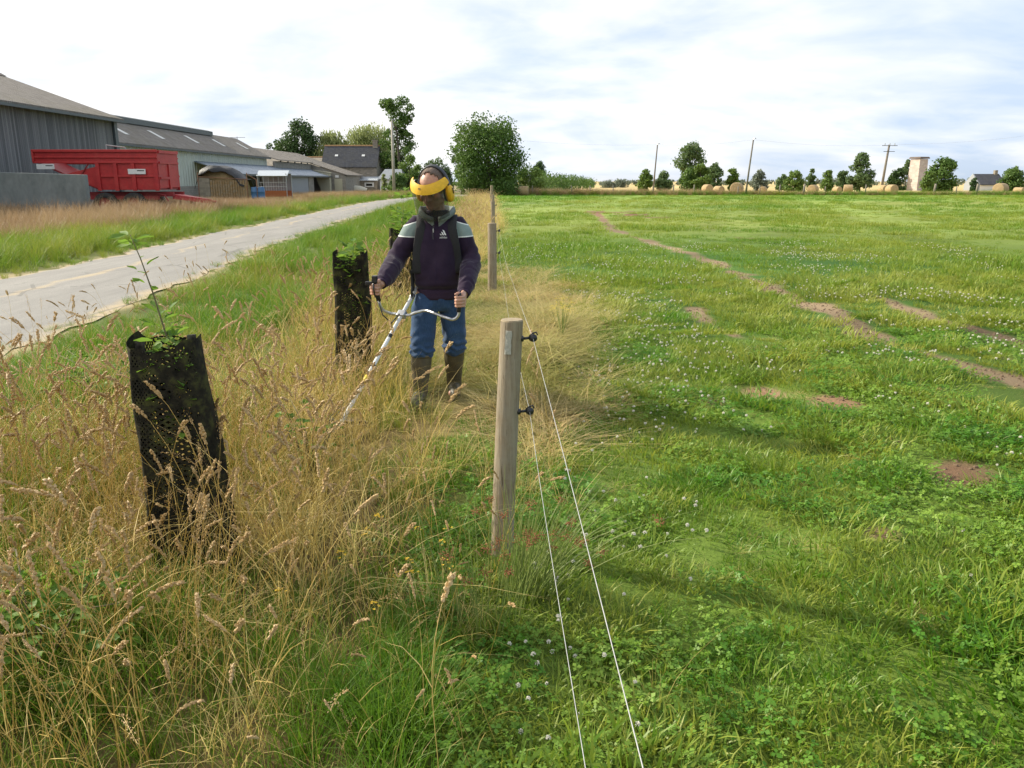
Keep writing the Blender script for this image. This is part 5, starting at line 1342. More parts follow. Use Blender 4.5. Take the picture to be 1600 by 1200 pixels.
# --- block range beyond it, with the lean-to facing the lane
o0 = Vector((-31, 112, 0)); r = empty('block_shed', o0, 0, 'low block-built farm shed with sloping roof, joined to the long barn', 'shed')
B('block_wall', M_BLOCK, r, o0, lambda b: b.box2((-29.45, 102.6, 0), (-29.2, 121, 4.05)))
B('gable_wall', M_BLOCK, r, o0, lambda b: b.prism([(-34, 121, 0), (-24.3, 121, 0), (-24.3, 121, 2.45), (-29.3, 121, 4.05), (-34, 121, 4.5)], (0, .25, 0)))
B('side_wall', M_BLOCK, r, o0, lambda b: b.box2((-24.5, 121.3, 0), (-24.3, 134, 2.4)))
rf = B('roof', M_FIBRE, r, o0, lambda b: (b.prism([(-28.8, 102.6, 4.15), (-34.5, 102.6, 5.9), (-34.5, 102.6, 6.0), (-28.8, 102.6, 4.25)], (0, 18.2, 0)), b.prism([(-24.0, 120.85, 2.46), (-29.3, 120.85, 4.15), (-34.5, 120.85, 5.9), (-34.5, 120.85, 6.0), (-29.3, 120.85, 4.26), (-24.0, 120.85, 2.57)], (0, 13.5, 0))))
for k in range(5): B('rafter_end', M_DARK, rf, o0, lambda b, k=k: b.box2((-28.95 + .0, 104 + 3.4 * k, 3.95), (-28.8, 104.15 + 3.4 * k, 4.14)))
B('door', M_LBOX, r, o0, lambda b: b.box2((-25.9, 120.9, 0), (-24.75, 120.97, 2.0)))
B('window', M_WHITE, r, o0, lambda b: b.box2((-25.75, 120.9, 2.15), (-25.25, 120.97, 2.5)))
o0 = Vector((-28, 96, 0)); r = empty('lean_to', o0, 0, 'tin-roofed lean-to along the cream barn wall with cream and grey fronts', 'shed')
rf = B('roof', M_TIN, r, o0, lambda b: b.prism([(-26.2, 78.5, 2.28), (-29.92, 78.5, 3.42), (-29.92, 78.5, 3.50), (-26.2, 78.5, 2.36)], (0, 42.2, 0)))
B('edge_trim', M_GUT, rf, o0, lambda b: b.box2((-26.18, 78.5, 2.17), (-26.1, 120.7, 2.34)))
B('cream_panel', M_LBOX, r, o0, lambda b: b.box2((-26.6, 93.6, 0), (-26.5, 98.2, 2.27)))
B('garage_door', M_DOOR, r, o0, lambda b: b.box2((-26.62, 98.3, 0), (-26.5, 107.8, 2.27)))
B('block_pier', M_BLOCK, r, o0, lambda b: b.box2((-26.62, 107.9, 0), (-26.45, 110.6, 2.27)))
for yy in (79.2, 86.4): B('roof_post', M_GUT, r, o0, lambda b, yy=yy: b.box2((-26.45, yy, 0), (-26.33, yy + .12, 2.3)))
o0 = Vector((-26.6, 119.6, 0)); r = empty('wedge_cupboard', o0, 0, 'pale cream upright box with slanting lid against the block gable', 'box')
B('side_panel', M_LBOX, r, o0, lambda b: b.prism([(-27.4, 119.2, 0), (-26.2, 119.2, 0), (-26.2, 119.2, 2.75), (-28.4, 119.2, 3.1), (-28.4, 119.2, 2.9)], (0, 1.0, 0)))
B('lid', M_LBOX, r, o0, lambda b: b.prism([(-26.1, 119.1, 2.78), (-28.5, 119.1, 3.14), (-28.5, 119.1, 3.22), (-26.1, 119.1, 2.86)], (0, 1.2, 0)))
# --- stone farmhouse with slate roof and its own lean-to
o0 = Vector((-25.8, 138, 0)); r = empty('stone_farmhouse', o0, 0, 'stone farmhouse with dark slate roof and one chimney', 'house')
B('wall', M_STONE, r, o0, lambda b: b.box2((-30.9, 135.2, 0), (-22.0, 142, 3.95)))
for xx in (-22.2, -30.9): B('gable_wall', M_STONE, r, o0, lambda b: b.prism([(xx, 135.2, 3.95), (xx, 142, 3.95), (xx, 138.6, 7.0)], (.18, 0, 0)))
rf = B('roof', M_SLATE, r, o0, lambda b: (b.prism([(-31, 134.9, 3.80), (-31, 138.6, 7.25), (-31, 138.6, 7.35), (-31, 134.9, 3.90)], (9.15, 0, 0)), b.prism([(-31, 142.3, 3.80), (-31, 138.6, 7.25), (-31, 138.6, 7.35), (-31, 142.3, 3.90)], (9.15, 0, 0))))
B('ridge_tiles', M_RIDGE, rf, o0, lambda b: b.tube([(-31, 138.6, 7.33), (-21.9, 138.6, 7.33)], .13, 8))
B('chimney', M_STONE, rf, o0, lambda b: (b.box2((-23.0, 138.2, 6.9), (-22.2, 139.0, 8.1)), b.box2((-23.1, 138.1, 8.1), (-22.1, 139.1, 8.25))))
for xx in (-29.0, -24.6):
    def rl(b, xx=xx):
        n = Vector((0, -3.45, 3.7)).normalized(); p = Vector((xx, 136.7, 5.58)) + n * .02; b.prism([p, p + Vector((.5, 0, 0)), p + Vector((.5, .30, .28)), p + Vector((0, .30, .28))], n * .03)
    B('roof_window', M_WHITE, rf, o0, rl)
B('vent_hole', M_DARK, r, o0, lambda b: b.box2((-27.3, 135.15, 2.55), (-26.8, 135.19, 3.0)))
lt = empty('house_lean_to', Vector((-25, 133, 0)), 0, 'low lean-to with pale tin roof and white-framed window on the farmhouse front', 'shed'); o1 = Vector((-25, 133, 0))
B('wall', M_STONE, lt, o1, lambda b: b.box2((-28.2, 132.6, 0), (-21.6, 135.1, 1.75)))
B('roof', M_TINW, lt, o1, lambda b: b.prism([(-28.4, 132.2, 1.72), (-28.4, 135.1, 2.3), (-28.4, 135.1, 2.38), (-28.4, 132.2, 1.80)], (7.0, 0, 0)))
w_ = B('window', M_WHITE, lt, o1, lambda b: b.box2((-23.6, 132.53, .75), (-22.1, 132.58, 1.45)))
B('pane', M_DARK, w_, o1, lambda b: b.box2((-23.35, 132.50, .92), (-22.35, 132.525, 1.28)))
o0 = Vector((-34, 142, 0)); r = empty('back_range', o0, 0, 'long low stone range with orange ridge tiles left of the slate roof', 'house')
B('wall', M_STONE, r, o0, lambda b: b.box2((-46, 140, 0), (-31.2, 146, 4.0))); rf = B('roof', M_STONE, r, o0, lambda b: (b.prism([(-46.2, 139.7, 3.9), (-46.2, 143, 5.5), (-46.2, 146.3, 3.9), (-46.2, 146.3, 4.0), (-46.2, 143, 5.62), (-46.2, 139.7, 4.0)], (14.9, 0, 0))))
B('ridge_tiles', M_RIDGE, rf, o0, lambda b: b.tube([(-46.2, 143, 5.62), (-31.3, 143, 5.62)], .13, 8))
o0 = at(609, 296, 129); o0.z = 0; r = empty('bungalow', o0, 0, 'small grey-roofed bungalow between the farmhouse and the hedge', 'house')
B('wall', M_WHITE, r, None, lambda b: b.box2((-1.5, 0, 0), (2.0, 5, 2.0)))
B('roof', noisy('grey bungalow slates', (.20, .22, .24), (.29, .31, .33), 2, .8), r, None, lambda b: (b.prism([(-1.8, -.4, 1.9), (2.3, -.4, 1.9), (1.6, 2.4, 3.4), (-1.0, 2.4, 3.4)], (0, .05, .1)), b.prism([(-1.8, 5.4, 1.9), (2.3, 5.4, 1.9), (1.6, 2.5, 3.4), (-1.0, 2.5, 3.4)], (0, -.05, .1))))
# --- concrete wall
o0 = Vector((-22, 33.3, 0)); w = MB(); w.prism([(-34, 33.0, 0), (-17.0, 33.0, 0), (-17.0, 33.0, 1.90), (-21.5, 33.0, 2.03), (-34, 33.0, 2.2)], (0, .28, 0))
tag(w.build('concrete_wall', M_CONC, None, rel=o0, bevel=.02), 'stained grey concrete wall in front of the red trailer', 'wall').location = o0

# --- red tipping trailer, side-on
M_RED2 = noisy('faded red paint', (.34, .018, .022), (.46, .026, .026), 1.6, .5, bump=.08, c3=(.50, .06, .05))
M_REDD = noisy('dark red chassis', (.22, .015, .02), (.30, .03, .03), 2, .6)
M_TYRE = noisy('tyre rubber', (.015, .015, .016), (.035, .034, .032), 10, .85)
def trailer():
    o0 = Vector((-19.8, 41.2, 0)); r = empty('tipping_trailer', o0, 0, 'red farm tipping trailer with ribbed sides and long tail boards', 'trailer')
    x0, x1, xm = -22.95, -17.0, -19.95     # tail, front, where the belly ends
    y0, y1 = 40.0, 42.4
    zt, zm, zl = 3.10, 2.52, 1.25
    def side(b, y, s):
        # upper board the whole length, lower body, sloping tail floor
        b.box2((x0 + .0, y, zm), (x1, y + .06, zt)); b.prism([(xm - .0, y, zm), (x1, y, zm), (x1 + .0, y, zl), (-19.8, y, zl), (-21.7, y, 1.93), (-19.95, y, 2.34)], (0, .06, 0))
    B('side_board', M_RED2, r, o0, lambda b: side(b, y0, -1)); B('side_board', M_RED2, r, o0, lambda b: side(b, y1 - .06, 1))
    def ribs(b):
        for yy, s in ((y0, -1), (y1, 1)):
            a, c = (yy - .09, yy - .002) if s < 0 else (yy + .002, yy + .09)
            b.box2((x0 - .02, a, zt - .10), (x1 + .02, c, zt + .02)); b.box2((x0, a, zm - .04), (x1, c, zm + .05))
            for xx in (-19.9, -19.05, -18.2, -17.12): b.box2((xx - .09, a, zl - .05), (xx + .09, c, zm - .045))
            b.box2((-19.8, a + .02, 1.84), (x1, c, 1.93)); b.box2((x0 + .02, a + .02, zm + .21), (x1, c, zm + .29))
            b.box2((x0 - .02, a, zm), (x0 + .08, c, zt - .105))
    B('rib_frame', M_RED2, r, o0, ribs, bevel=.01)
    B('front_board', M_RED2, r, o0, lambda b: (b.box2((x1 - .06, y0 + .065, zl + .1), (x1 - .002, y1 - .065, zt - .02)), b.box2((x1 + .001, y0 + .1, zt - .14), (x1 + .07, y1 - .1, zt)), b.box2((x1 + .001, y0 + .1, zm - .05), (x1 + .06, y1 - .1, zm + .05)), b.box2((x1 + .001, 41.1, zl), (x1 + .05, 41.3, zm - .055)), b.box2((x1 + .001, y0 + .1, 1.75), (x1 + .05, 41.09, 1.85))))
    B('floor', M_REDD, r, o0, lambda b: (b.box2((-20.0, y0 + .07, zl - .01), (x1 - .07, y1 - .07, zl + .08)), b.prism([(-20.05, y0 + .07, zl), (-20.05, y0 + .07, zl + .08), (x0 + .05, y0 + .07, zm + .08), (x0 + .05, y0 + .07, zm)], (0, y1 - y0 - .14, 0))))
    def chassis(b):
        for yy in (40.5, 41.75): b.box2((-21.0, yy, .92), (-16.6, yy + .14, 1.14))
        b.box2((-20.6, 40.2, .78), (-17.2, 40.34, .95)); b.tube([(-17.2, 40.2, 1.05), (-16.9, 40.2, .98), (-16.75, 40.2, .7)], .04, 6)
    B('chassis', M_REDD, r, o0, chassis)
    B('drawbar', M_RED2, r, o0, lambda b: (b.prism([(-16.7, 40.62, .80), (-16.7, 41.78, .80), (-15.0, 41.25, .55), (-15.0, 41.15, .55)], (0, 0, .22)), b.box2((-16.05, 41.05, 0), (-15.9, 41.2, .9)), b.tube([(-15.05, 41.2, .66), (-14.75, 41.2, .66)], .05, 8)))
    for xx in (-19.75, -18.35):
        for yy in (40.12, 42.28):
            wl = empty('wheel', (xx + 19.8, yy - 41.2, .56)); wl.parent = r
            prof = [(.32, -.2), (.50, -.21), (.56, -.15), (.57, 0), (.56, .15), (.50, .21), (.32, .2)]
            t = MB(); t.rings([[(math.cos(a) * q, w_, math.sin(a) * q) for a in [2 * math.pi * k / 24 for k in range(24)]] for q, w_ in prof], caps=False); t.build('tyre', M_TYRE, wl, True)
            t = MB(); t.tube([(0, -.12, 0), (0, .12, 0)], [.325, .325], 18); t.tube([(0, -.17, 0), (0, -.12, 0)], [.09, .1], 10); t.build('rim', M_REDD, wl)
    for xx, zz, nm in ((-22.35, 2.33, 0), (-18.0, 2.10, 1)):
        p = B('label_plate', M_WHITE, r, o0, lambda b: b.box2((xx - .42, y0 - .13, zz - .12), (xx + .42, y0 - .10, zz + .12)))
        B('label_print', M_DARK, p, o0, lambda b: b.box2((xx + .02, y0 - .134, zz + .02), (xx + .36, y0 - .1305, zz + .06)))
    B('roll_bar', M_GALV, r, o0, lambda b: b.tube([(-20.45, 42.2, 3.1), (-20.45, 42.2, 3.42), (-19.5, 42.2, 3.30), (-19.45, 42.2, 3.1)], .025, 6))
    B('strut', M_REDD, r, o0, lambda b: b.box2((-20.5, y0 - .14, 3.05), (-20.42, y0 - .095, 3.35)) if False else b.tube([(-20.72, y0 - .03, 1.95), (-20.3, y0 - .03, 2.48)], .03, 6))
trailer()

# --- straw feeder with black tarpaulin
M_STRAW = noisy('packed straw', (.17, .115, .05), (.30, .215, .10), 9, .95, c3=(.40, .30, .15), stretch=(1, 1, 2.5), bump=.8, dist=.05)
M_TARP = noisy('shiny black tarpaulin', (.012, .012, .014), (.028, .028, .031), 3, .6, bump=.6, dist=.06)
M_RUST = noisy('rusty bars', (.16, .075, .04), (.28, .15, .09), 6, .85)
M_SLAT = wood_mat('brown slats', (.17, .105, .05), (.30, .195, .095), (.40, .28, .15))
def feeder():
    o0 = Vector((-22.9, 66.5, 0)); r = empty('straw_feeder', o0, 0, 'slatted wooden feeder full of straw under a torn black tarpaulin', 'feeder')
    rg = np.random.default_rng(77)
    b = MB(); rows = []
    for k in range(9):
        t = k / 8; x = -1.75 + 3.3 * t; h = 1.6 + 1.1 * math.sin(math.pi * min(1, .12 + t * .95)) ** .7
        rows.append([(x, -1.0, .35), (x, -1.05, h * .7), (x, -.6, h), (x, .6, h + .05), (x, 1.0, h * .7), (x, 1.0, .35)])
    b.rings(rows); b.build('straw_load', M_STRAW, r)
    b = MB(); rows = []
    for k in range(14):
        t = k / 13; x = -2.1 + 3.9 * t; h = 1.68 + 1.1 * math.sin(math.pi * min(1, .12 + t * .95)) ** .7; ed = (-.95 - .35 * math.sin(5 * t) ** 2); dz = -.35 * rg.uniform(.3, 1)
        rows.append([(x, ed - .1, h + dz - .1), (x, -.75, h + .09 * rg.normal()), (x, -.2, h + .1 + .07 * rg.normal()), (x, .7, h + .1), (x, 1.15, h - .5)])
    rows[0] = [(p[0] - .1, p[1], p[2] - .75) for p in rows[0]]
    b.rings(rows, caps=False, closed=False); b.build('tarpaulin', M_TARP, r, True).modifiers.new('solid', 'SOLIDIFY').thickness = .03
    for i in range(15):
        x = -.8 + .195 * i; q = MB(); q.box((x, -1.22, .98), (.15, .04, 1.5)); q.build('slat', M_SLAT, r)
    b = MB(); b.box((-1.35, -1.2, 1.1), (.85, .05, 1.75)); b.build('dark_panel', M_STONE, r)
    b = MB()
    for a, c in (((-1.8, -1.27, 2.0), (2.1, -1.27, 1.78)), ((-1.8, -1.27, .2), (2.2, -1.27, .2)), ((2.05, -1.27, .1), (2.05, -1.27, 2.3)), ((-1.8, -1.27, .1), (-1.8, -1.27, 2.35)), ((2.05, -1.27, 2.2), (2.8, -1.27, 1.75)), ((2.8, -1.27, 1.75), (2.8, -1.27, .1))): b.tube([a, c], .035, 6)
    b.build('bar_frame', M_RUST, r)
feeder()
M_BLUE = plain('blue barrel plastic', (.055, .15, .30), .5)
for i, (xx, nm) in enumerate(((-20.35, 'left'), (-19.85, 'right'))):
    b = MB(); n = 20; rr = [(.0, .24), (.04, .27), (.3, .285), (.32, .30), (.36, .30), (.38, .285), (.75, .285), (.77, .30), (.81, .30), (.83, .285), (1.1, .27), (1.14, .24)]
    b.rings([[(math.cos(a) * q, math.sin(a) * q, z + .35) for a in [2 * math.pi * k / n for k in range(n)]] for z, q in rr]); b.tube([(.1, 0, 1.48), (.1, 0, 1.54)], .05, 8)
    o = b.build('barrel', M_BLUE, None, True); o.location = (xx, 65.4, -.3); tag(o, ('blue plastic barrel touching the slatted straw feeder', 'blue plastic barrel on the side away from the slats, by the grey cage')[i], 'barrel', 'blue barrels by the straw feeder')
def cage():
    o0 = Vector((-20.5, 72, 0)); r = empty('cattle_feeder', o0, 0, 'grey barred cattle feeder with canopy and rusty orange trough', 'feeder')
    B('canopy', plain('pale canopy sheet', (.52, .56, .60), .45, .2), r, None, lambda b: b.prism([(-1.4, -.9, 2.05), (-1.5, .2, 2.5), (-1.5, 1.0, 2.5), (-1.5, 1.0, 2.56), (-1.5, .2, 2.56), (-1.4, -.95, 2.1)], (2.65, 0, 0)))
    B('trough', plain('orange painted steel', (.36, .11, .035), .7), r, None, lambda b: (b.box2((-1.35, -.8, .35), (1.1, -.74, .85)), b.box2((-1.35, .8, .35), (1.1, .86, .85)), b.box2((-1.35, -.73, .35), (1.1, .79, .42))))
    g = MB()
    for k in range(12): x = -1.3 + k * .215; g.tube([(x, -.77, .85), (x, -.77, 1.55 if k % 2 else 2.05)], .02, 6)
    for z in (1.2, 1.55): g.tube([(-1.35, -.77, z), (1.1, -.77, z)], .022, 6)
    for x in (-1.35, 1.1):
        for y in (-.77, .85): g.tube([(x, y, 0), (x, y, 2.3)], .04, 6)
    g.build('bars', M_GALV, r)
    B('back_panel', M_DOOR, r, None, lambda b: b.box2((-1.35, .88, .6), (1.1, .92, 2.3)))
cage()
b = MB(); n = 26; prof = [(.20, -.11), (.31, -.12), (.35, -.08), (.355, 0), (.35, .08), (.31, .12), (.20, .11), (.19, 0), (.20, -.11)]
b.rings([[(math.cos(a) * q, w_, math.sin(a) * q + .35) for a in [2 * math.pi * k / n for k in range(n)]] for q, w_ in prof], caps=False)
o = b.build('old_tyre', M_TYRE, None, True); p = ground_at(-4, 352); o.location = (p[0], p[1], -.03); o.rotation_euler = (rad(-8), 0, rad(20)); tag(o, 'old black tyre standing in the weeds at the left edge', 'tyre')
b = MB(); rows = []
for k in range(9):
    t = k / 8; s = math.sin(math.pi * min(.97, .06 + t * .9)) ** .4; rows.append([(-2 + 4.1 * t, math.cos(a) * .9 * s, max(0, .25 + .95 * s * (1 - .25 * t) * math.sin(a) ** .8 if math.sin(a) > 0 else 0)) for a in [math.pi * q / 10 for q in range(11)]])
b.rings(rows, closed=False, caps=False); o = b.build('covered_load', plain('cream tarpaulin', (.60, .56, .44), .6), None, True); p = at(553, 300, 128); o.location = (p.x, p.y, 0); tag(o, 'low load under a cream cover before the farmhouse lean-to', 'covered load')
def aerial():
    p = at(389, 246, 104); o0 = Vector((-34.05, 104, 0)); r = empty('tv_aerial', o0, 0, 'thin television aerial on a mast above the barn roofs', 'aerial'); zt = 1.65 + 104 * .00078 * 66
    MB().tube([(0, 0, 4), (0, 0, zt)], .045, 6).build('mast', M_GALV, r)
    g = MB(); g.tube([(-.9, 0, zt - .1), (1.0, 0, zt - .1)], .03, 6)
    for k in range(9): g.tube([(-.85 + .2 * k, -.35, zt - .1), (-.85 + .2 * k, .35, zt - .1)], .018, 5)
    g.build('antenna', M_GALV, r)
aerial()

# ------------------------------------------------------------------ far things on the right
M_BALE = noisy('round straw bale', (.29, .20, .10), (.41, .30, .16), 5, .95, c3=(.48, .37, .22), bump=.7, dist=.04)
M_BALEE = noisy('bale end', (.32, .23, .115), (.46, .35, .20), 8, .95, bump=.7, dist=.04)
def bale(u, vb, Y, rr, w, rz, label):
    rr *= .88; w *= .92; p = at(u, vb, Y); r = empty('round_bale', (p.x, Y, 0), rz, label, 'hay bale', 'round bales on the stubble'); n = 28; b = MB()
    b.rings([[(math.cos(a) * rr * q * (1 + .012 * math.sin(5 * a)), y, rr + math.sin(a) * rr * q) for a in [2 * math.pi * k / n for k in range(n)]] for y, q in ((-w / 2, .95), (-w / 2 + .06, 1), (w / 2 - .06, 1), (w / 2, .95))], caps=False); b.build('wrapped_side', M_BALE, r, True)
    e = MB()
    for y, s in ((-w / 2, -1), (w / 2, 1)):
        R_ = [[(math.cos(a) * rr * .95 * q, y + s * d, rr + math.sin(a) * rr * .95 * q) for a in [2 * math.pi * k / n for k in range(n)]] for q, d in ((1, 0), (.75, .03), (.72, .01), (.5, .04), (.47, .02), (.1, .05))]; e.rings(R_)
    e.build('straw_end', M_BALEE, r)
bale(818, 297, 99.0, .62, 1.2, rad(85), 'single round bale under the big oak, left end of the field')
bale(1105, 299, 112, .70, 1.2, rad(20), 'sunlit round bale right of the tall round-headed oak, leftmost of its pair')
bale(1123, 299, 107, .60, 1.2, rad(28), 'smaller round bale just right of the leftmost sunlit pair')
bale(1151, 299, 104, .85, 1.2, rad(-30), 'big round bale just left of the second slim pole')
bale(1192, 297, 112, .55, 1.2, rad(-30), 'low shaded bale below the greyish willow tree')
bale(1270, 297, 108, .68, 1.3, rad(-40), 'round bale seen three-quarter on below the small lone tree')
bale(1308, 298, 116, .52, 1.2, rad(15), 'small half hidden bale left of the tall airy tree')
bale(1325, 298, 112, .68, 1.2, rad(70), 'brownish bale below the left edge of the tall airy tree')
bale(1380, 299, 110, .66, 1.2, rad(15), 'rear bale of the close pair under the crossarm pole')
bale(1393, 299, 106, .70, 1.2, rad(12), 'front bale of the close pair left of the brick tower')
bale(1563, 300, 103, .80, 1.5, rad(-55), 'large bale before the white house near the right edge')
bale(1592, 299, 107, .5, 1.2, rad(30), 'dim reddish bale cut by the right edge of the picture')

M_POLE = wood_mat('grey pole timber', (.11, .095, .08), (.17, .15, .13), (.23, .20, .175))
M_POLEC = noisy('pale concrete pole', (.34, .31, .26), (.47, .43, .37), 2, .9)
def pole(u, vt, Y, lean, r0, label, mat, arms=()):
    p = at(u, 300, Y); top = at(u, vt, Y).z; r = empty('utility_pole', (p.x, Y, 0), 0, label, 'utility pole', 'utility poles')
    MB().tube([(0, 0, -.3), (lean * .5, 0, top * .5), (lean, 0, top)], [r0, r0 * .85, r0 * .7], 10).build('shaft', mat, r, True)
    for z, w in arms:
        g = MB(); g.box((lean, -.2, top - z), (w, .09, .08)); g.build('crossarm', M_GUT, r)
    for k in (-1, 0, 1):
        if arms: g = MB(); g.tube([(lean + k * .7, -.2, top - .15), (lean + k * .7, -.2, top + .2)], .06, 6); g.build('insulator', M_GALV, r)
    if not arms: g = MB(); g.tube([(lean, -.05, top), (lean + .05, -.05, top + .18), (lean + .3, -.05, top + .1)], .045, 6); g.build('insulator', M_GALV, r)
    return Vector((p.x + lean, Y, top))
pole(616, 189, 105, 0, .20, 'stout wooden pole behind the man, between farmhouse and oak', M_POLEC)
t1 = pole(1020, 226, 108, .35, .11, 'leftmost slim pole beside the small twin bushes', M_POLE)
t2 = pole(1165, 218, 100, .5, .12, 'tallest slim pole right of the big oak group', M_POLE)
t3 = pole(1376, 226, 120, .5, .20, 'pole with crossarms between the airy tree and the brick tower', M_POLE, ((.15, 2.2), (.95, 1.6)))
M_CABLE = plain('aluminium overhead line', (.55, .57, .60), .5)
def line(a, b, sag, label):
    P = [a.lerp(b, k / 24) - Vector((0, 0, 4 * sag * (k / 24) * (1 - k / 24))) for k in range(25)]
    tag(MB().tube(P, .009, 4, False).build('power_line', M_CABLE, None, True), label, 'power line', 'overhead lines')
line(t1, Vector((-6, 118, 8.0)), .5, 'thin overhead line running left from the leftmost slim pole to the oak')
line(t1, t2, .3, 'thin overhead line between the two slim poles')
line(t2, t3, .4, 'thin overhead line from the tallest slim pole to the crossarm pole')
line(t3, Vector((82, 125, 9.0)), .5, 'thin overhead line running right from the crossarm pole')

def tower():
    Y = 150; a = at(1431, 296, Y); z1 = at(1431, 246, Y).z; r = empty('water_tower', (a.x, Y, 0), rad(24), 'square tapered brick tower with a flat cap, among the far trees', 'tower')
    M_BR = block_mat('pale pink brick', (.46, .38, .34), (.58, .50, .45), (.55, .50, .46), .6, .3, (.42, .32, .28))
    w0, w1 = 1.12, 1.0; b = MB(); b.rings([[(-w0, -w0, 0), (w0, -w0, 0), (w0, w0, 0), (-w0, w0, 0)], [(-w1, -w1, z1 - .3), (w1, -w1, z1 - .3), (w1, w1, z1 - .3), (-w1, w1, z1 - .3)]]); b.build('shaft', M_BR, r)
    b = MB(); b.box((0, 0, z1 - .12), (2.4, 2.4, .22)); b.box((0, 0, z1 + .04), (2.2, 2.2, .1)); b.build('cap', noisy('dark cap', (.12, .09, .08), (.2, .16, .14), 2, .9), r)
    b = MB(); b.box((0, -w0 - .012, 1.4), (.9, .05, .9)); b.build('opening', M_DOOR, r)
tower()
p = at(1547, 300, 150); r = empty('white_house', (p.x, 150, 0), 0, 'small white house with dark slate roof, far right horizon', 'house')
B('wall', M_WHITE, r, None, lambda b: b.box2((-2.0, 0, 0), (2.4, 5, 1.0)))
B('gable_wall', M_DOOR, r, None, lambda b: b.prism([(-2.2, 0, 0), (-2.2, 5, 0), (-2.2, 5, 1.1), (-2.2, 2.5, 3.0), (-2.2, 0, 1.1)], (.19, 0, 0)))
B('roof', M_SLATE, r, None, lambda b: b.prism([(-2.0, -.3, .95), (-2.0, 2.5, 2.8), (-2.0, 5.3, .95), (-2.0, 5.3, 1.07), (-2.0, 2.5, 2.95), (-2.0, -.3, 1.07)], (4.6, 0, 0)))
B('chimney', M_STONE, r, None, lambda b: b.box2((1.7, 2.2, 2.7), (2.2, 2.8, 3.6)))
# ------------------------------------------------------------------ trees, bushes, hedges
L_OAK = leafy('oak leaves', (.034, .085, .015), (.125, .205, .038), .3, noise_scale=.55)
L_MID = leafy('mid green leaves', (.065, .13, .024), (.17, .25, .05), .35, noise_scale=.6)
L_WIL = leafy('willow leaves', (.17, .21, .075), (.30, .34, .135), .4, noise_scale=.5)
L_FAR = leafy('far leaves', (.06, .115, .042), (.15, .215, .075), .32, noise_scale=.6)
L_GREY = leafy('grey green leaves', (.10, .13, .09), (.18, .21, .15), .28, noise_scale=.6)
L_DARK = leafy('dark leaves', (.024, .062, .018), (.075, .13, .035), .25, noise_scale=.5)
M_BARK = noisy('tree bark', (.055, .045, .033), (.13, .11, .085), 5, .95, stretch=(1, 1, .3), bump=.6, dist=.03)

def leaf_cloud(rg, centres, radii, n, size, droop=0.0, zsq=.85):
    k = rg.choice(len(centres), n, p=radii ** 2 / (radii ** 2).sum()); d = rg.normal(size=(n, 3)); d /= np.linalg.norm(d, axis=1)[:, None]
    q = rg.uniform(.35, 1.0, n) ** .5 * (1 + .18 * rg.normal(size=n)); P = centres[k] + d * (radii[k] * q)[:, None] * np.array([1, 1, zsq])
    if droop: P[:, 2] -= droop * rg.uniform(0, 1, n) ** 2 * radii[k]
    nn = d * .7 + rg.normal(size=(n, 3)) * .6 + np.array([0, 0, .35]); nn /= np.linalg.norm(nn, axis=1)[:, None]
    u = np.cross(nn, rg.normal(size=(n, 3))); u /= np.linalg.norm(u, axis=1)[:, None]
    if droop: u = u * .4 + np.array([0, 0, -1.0]); u /= np.linalg.norm(u, axis=1)[:, None]
    v = np.cross(nn, u); s = size * rg.uniform(.6, 1.35, n)[:, None]; wd = .34 if not droop else .22
    V = np.stack([P - u * s * .5, P + v * s * wd + u * s * .05, P + u * s * .55, P - v * s * wd + u * s * .05], 1).reshape(-1, 3)
    return V, np.arange(4 * n).reshape(n, 4), np.clip(rg.uniform(size=n) * .7 + .3 * rg.uniform(size=len(centres))[k], 0, 1)

def tree(name, loc, h, w, prof, seed, n, size, mat, label, cat='tree', group=None, trunk=.03, blobs=60, br=.17, droop=0.0, depth=1.0, base=.0, gap=0.0, lean=0.0):
    """prof: (height share, half-width share) pairs of the crown's outline"""
    rg = np.random.default_rng(seed); root = empty(name, loc, 0, label, cat, group)
    hs, ws = zip(*prof); C, Rd = [], []
    while len(C) < blobs:
        t = rg.uniform(hs[0], hs[-1]); hw = float(np.interp(t, hs, ws)) * w / 2
        if rg.uniform() > (hw / (w / 2)) ** 1 + .12: continue
        a = rg.uniform(0, 6.283); q = rg.uniform(.25, 1) ** .6; rr = br * w * rg.uniform(.55, 1.25) * (.55 + .45 * hw / (w / 2))
        rr = min(rr, hw * .9 + .05 * w)
        qq = max(0, hw - rr * .8) * q; C.append((math.cos(a) * qq + lean * t * h, math.sin(a) * qq * depth, min(max(t * h, rr * .5 + base), h - rr * .75))); Rd.append(rr)
    C, Rd = np.array(C), np.array(Rd)
    if gap: keep = rg.uniform(size=len(C)) > gap; C, Rd = C[keep], Rd[keep]
    V, F, rn = leaf_cloud(rg, C, Rd, n, size, droop)
    b = MB(); tr = trunk * h; top = h * (hs[0] + (hs[-1] - hs[0]) * .72)
    P = [Vector((lean * z + .04 * w * math.sin(z * .5 + seed) * (z / h), .03 * w * math.cos(z * .7 + seed) * (z / h), z)) for z in np.linspace(-.3, top, 7)]
    b.tube(P, [tr * (1.25 if i == 0 else 1) * (1 - .78 * i / 6) for i in range(7)], 8)
    for i in np.argsort(-Rd)[:min(16, len(C))]:
        c = Vector(C[i]); zz = min(c.z * .72, top * .8); s_ = Vector((lean * zz, 0, zz)); b.tube([s_, s_.lerp(c, .5) + Vector((0, 0, -.04 * h)), c], [tr * .35, tr * .22, tr * .07], 5)
    b.build('trunk', M_BARK, root, True, fix=False)
    me = np_mesh('crown', V, F, face_attr={'rnd': rn}); link_mesh('crown', me, mat, root); return root

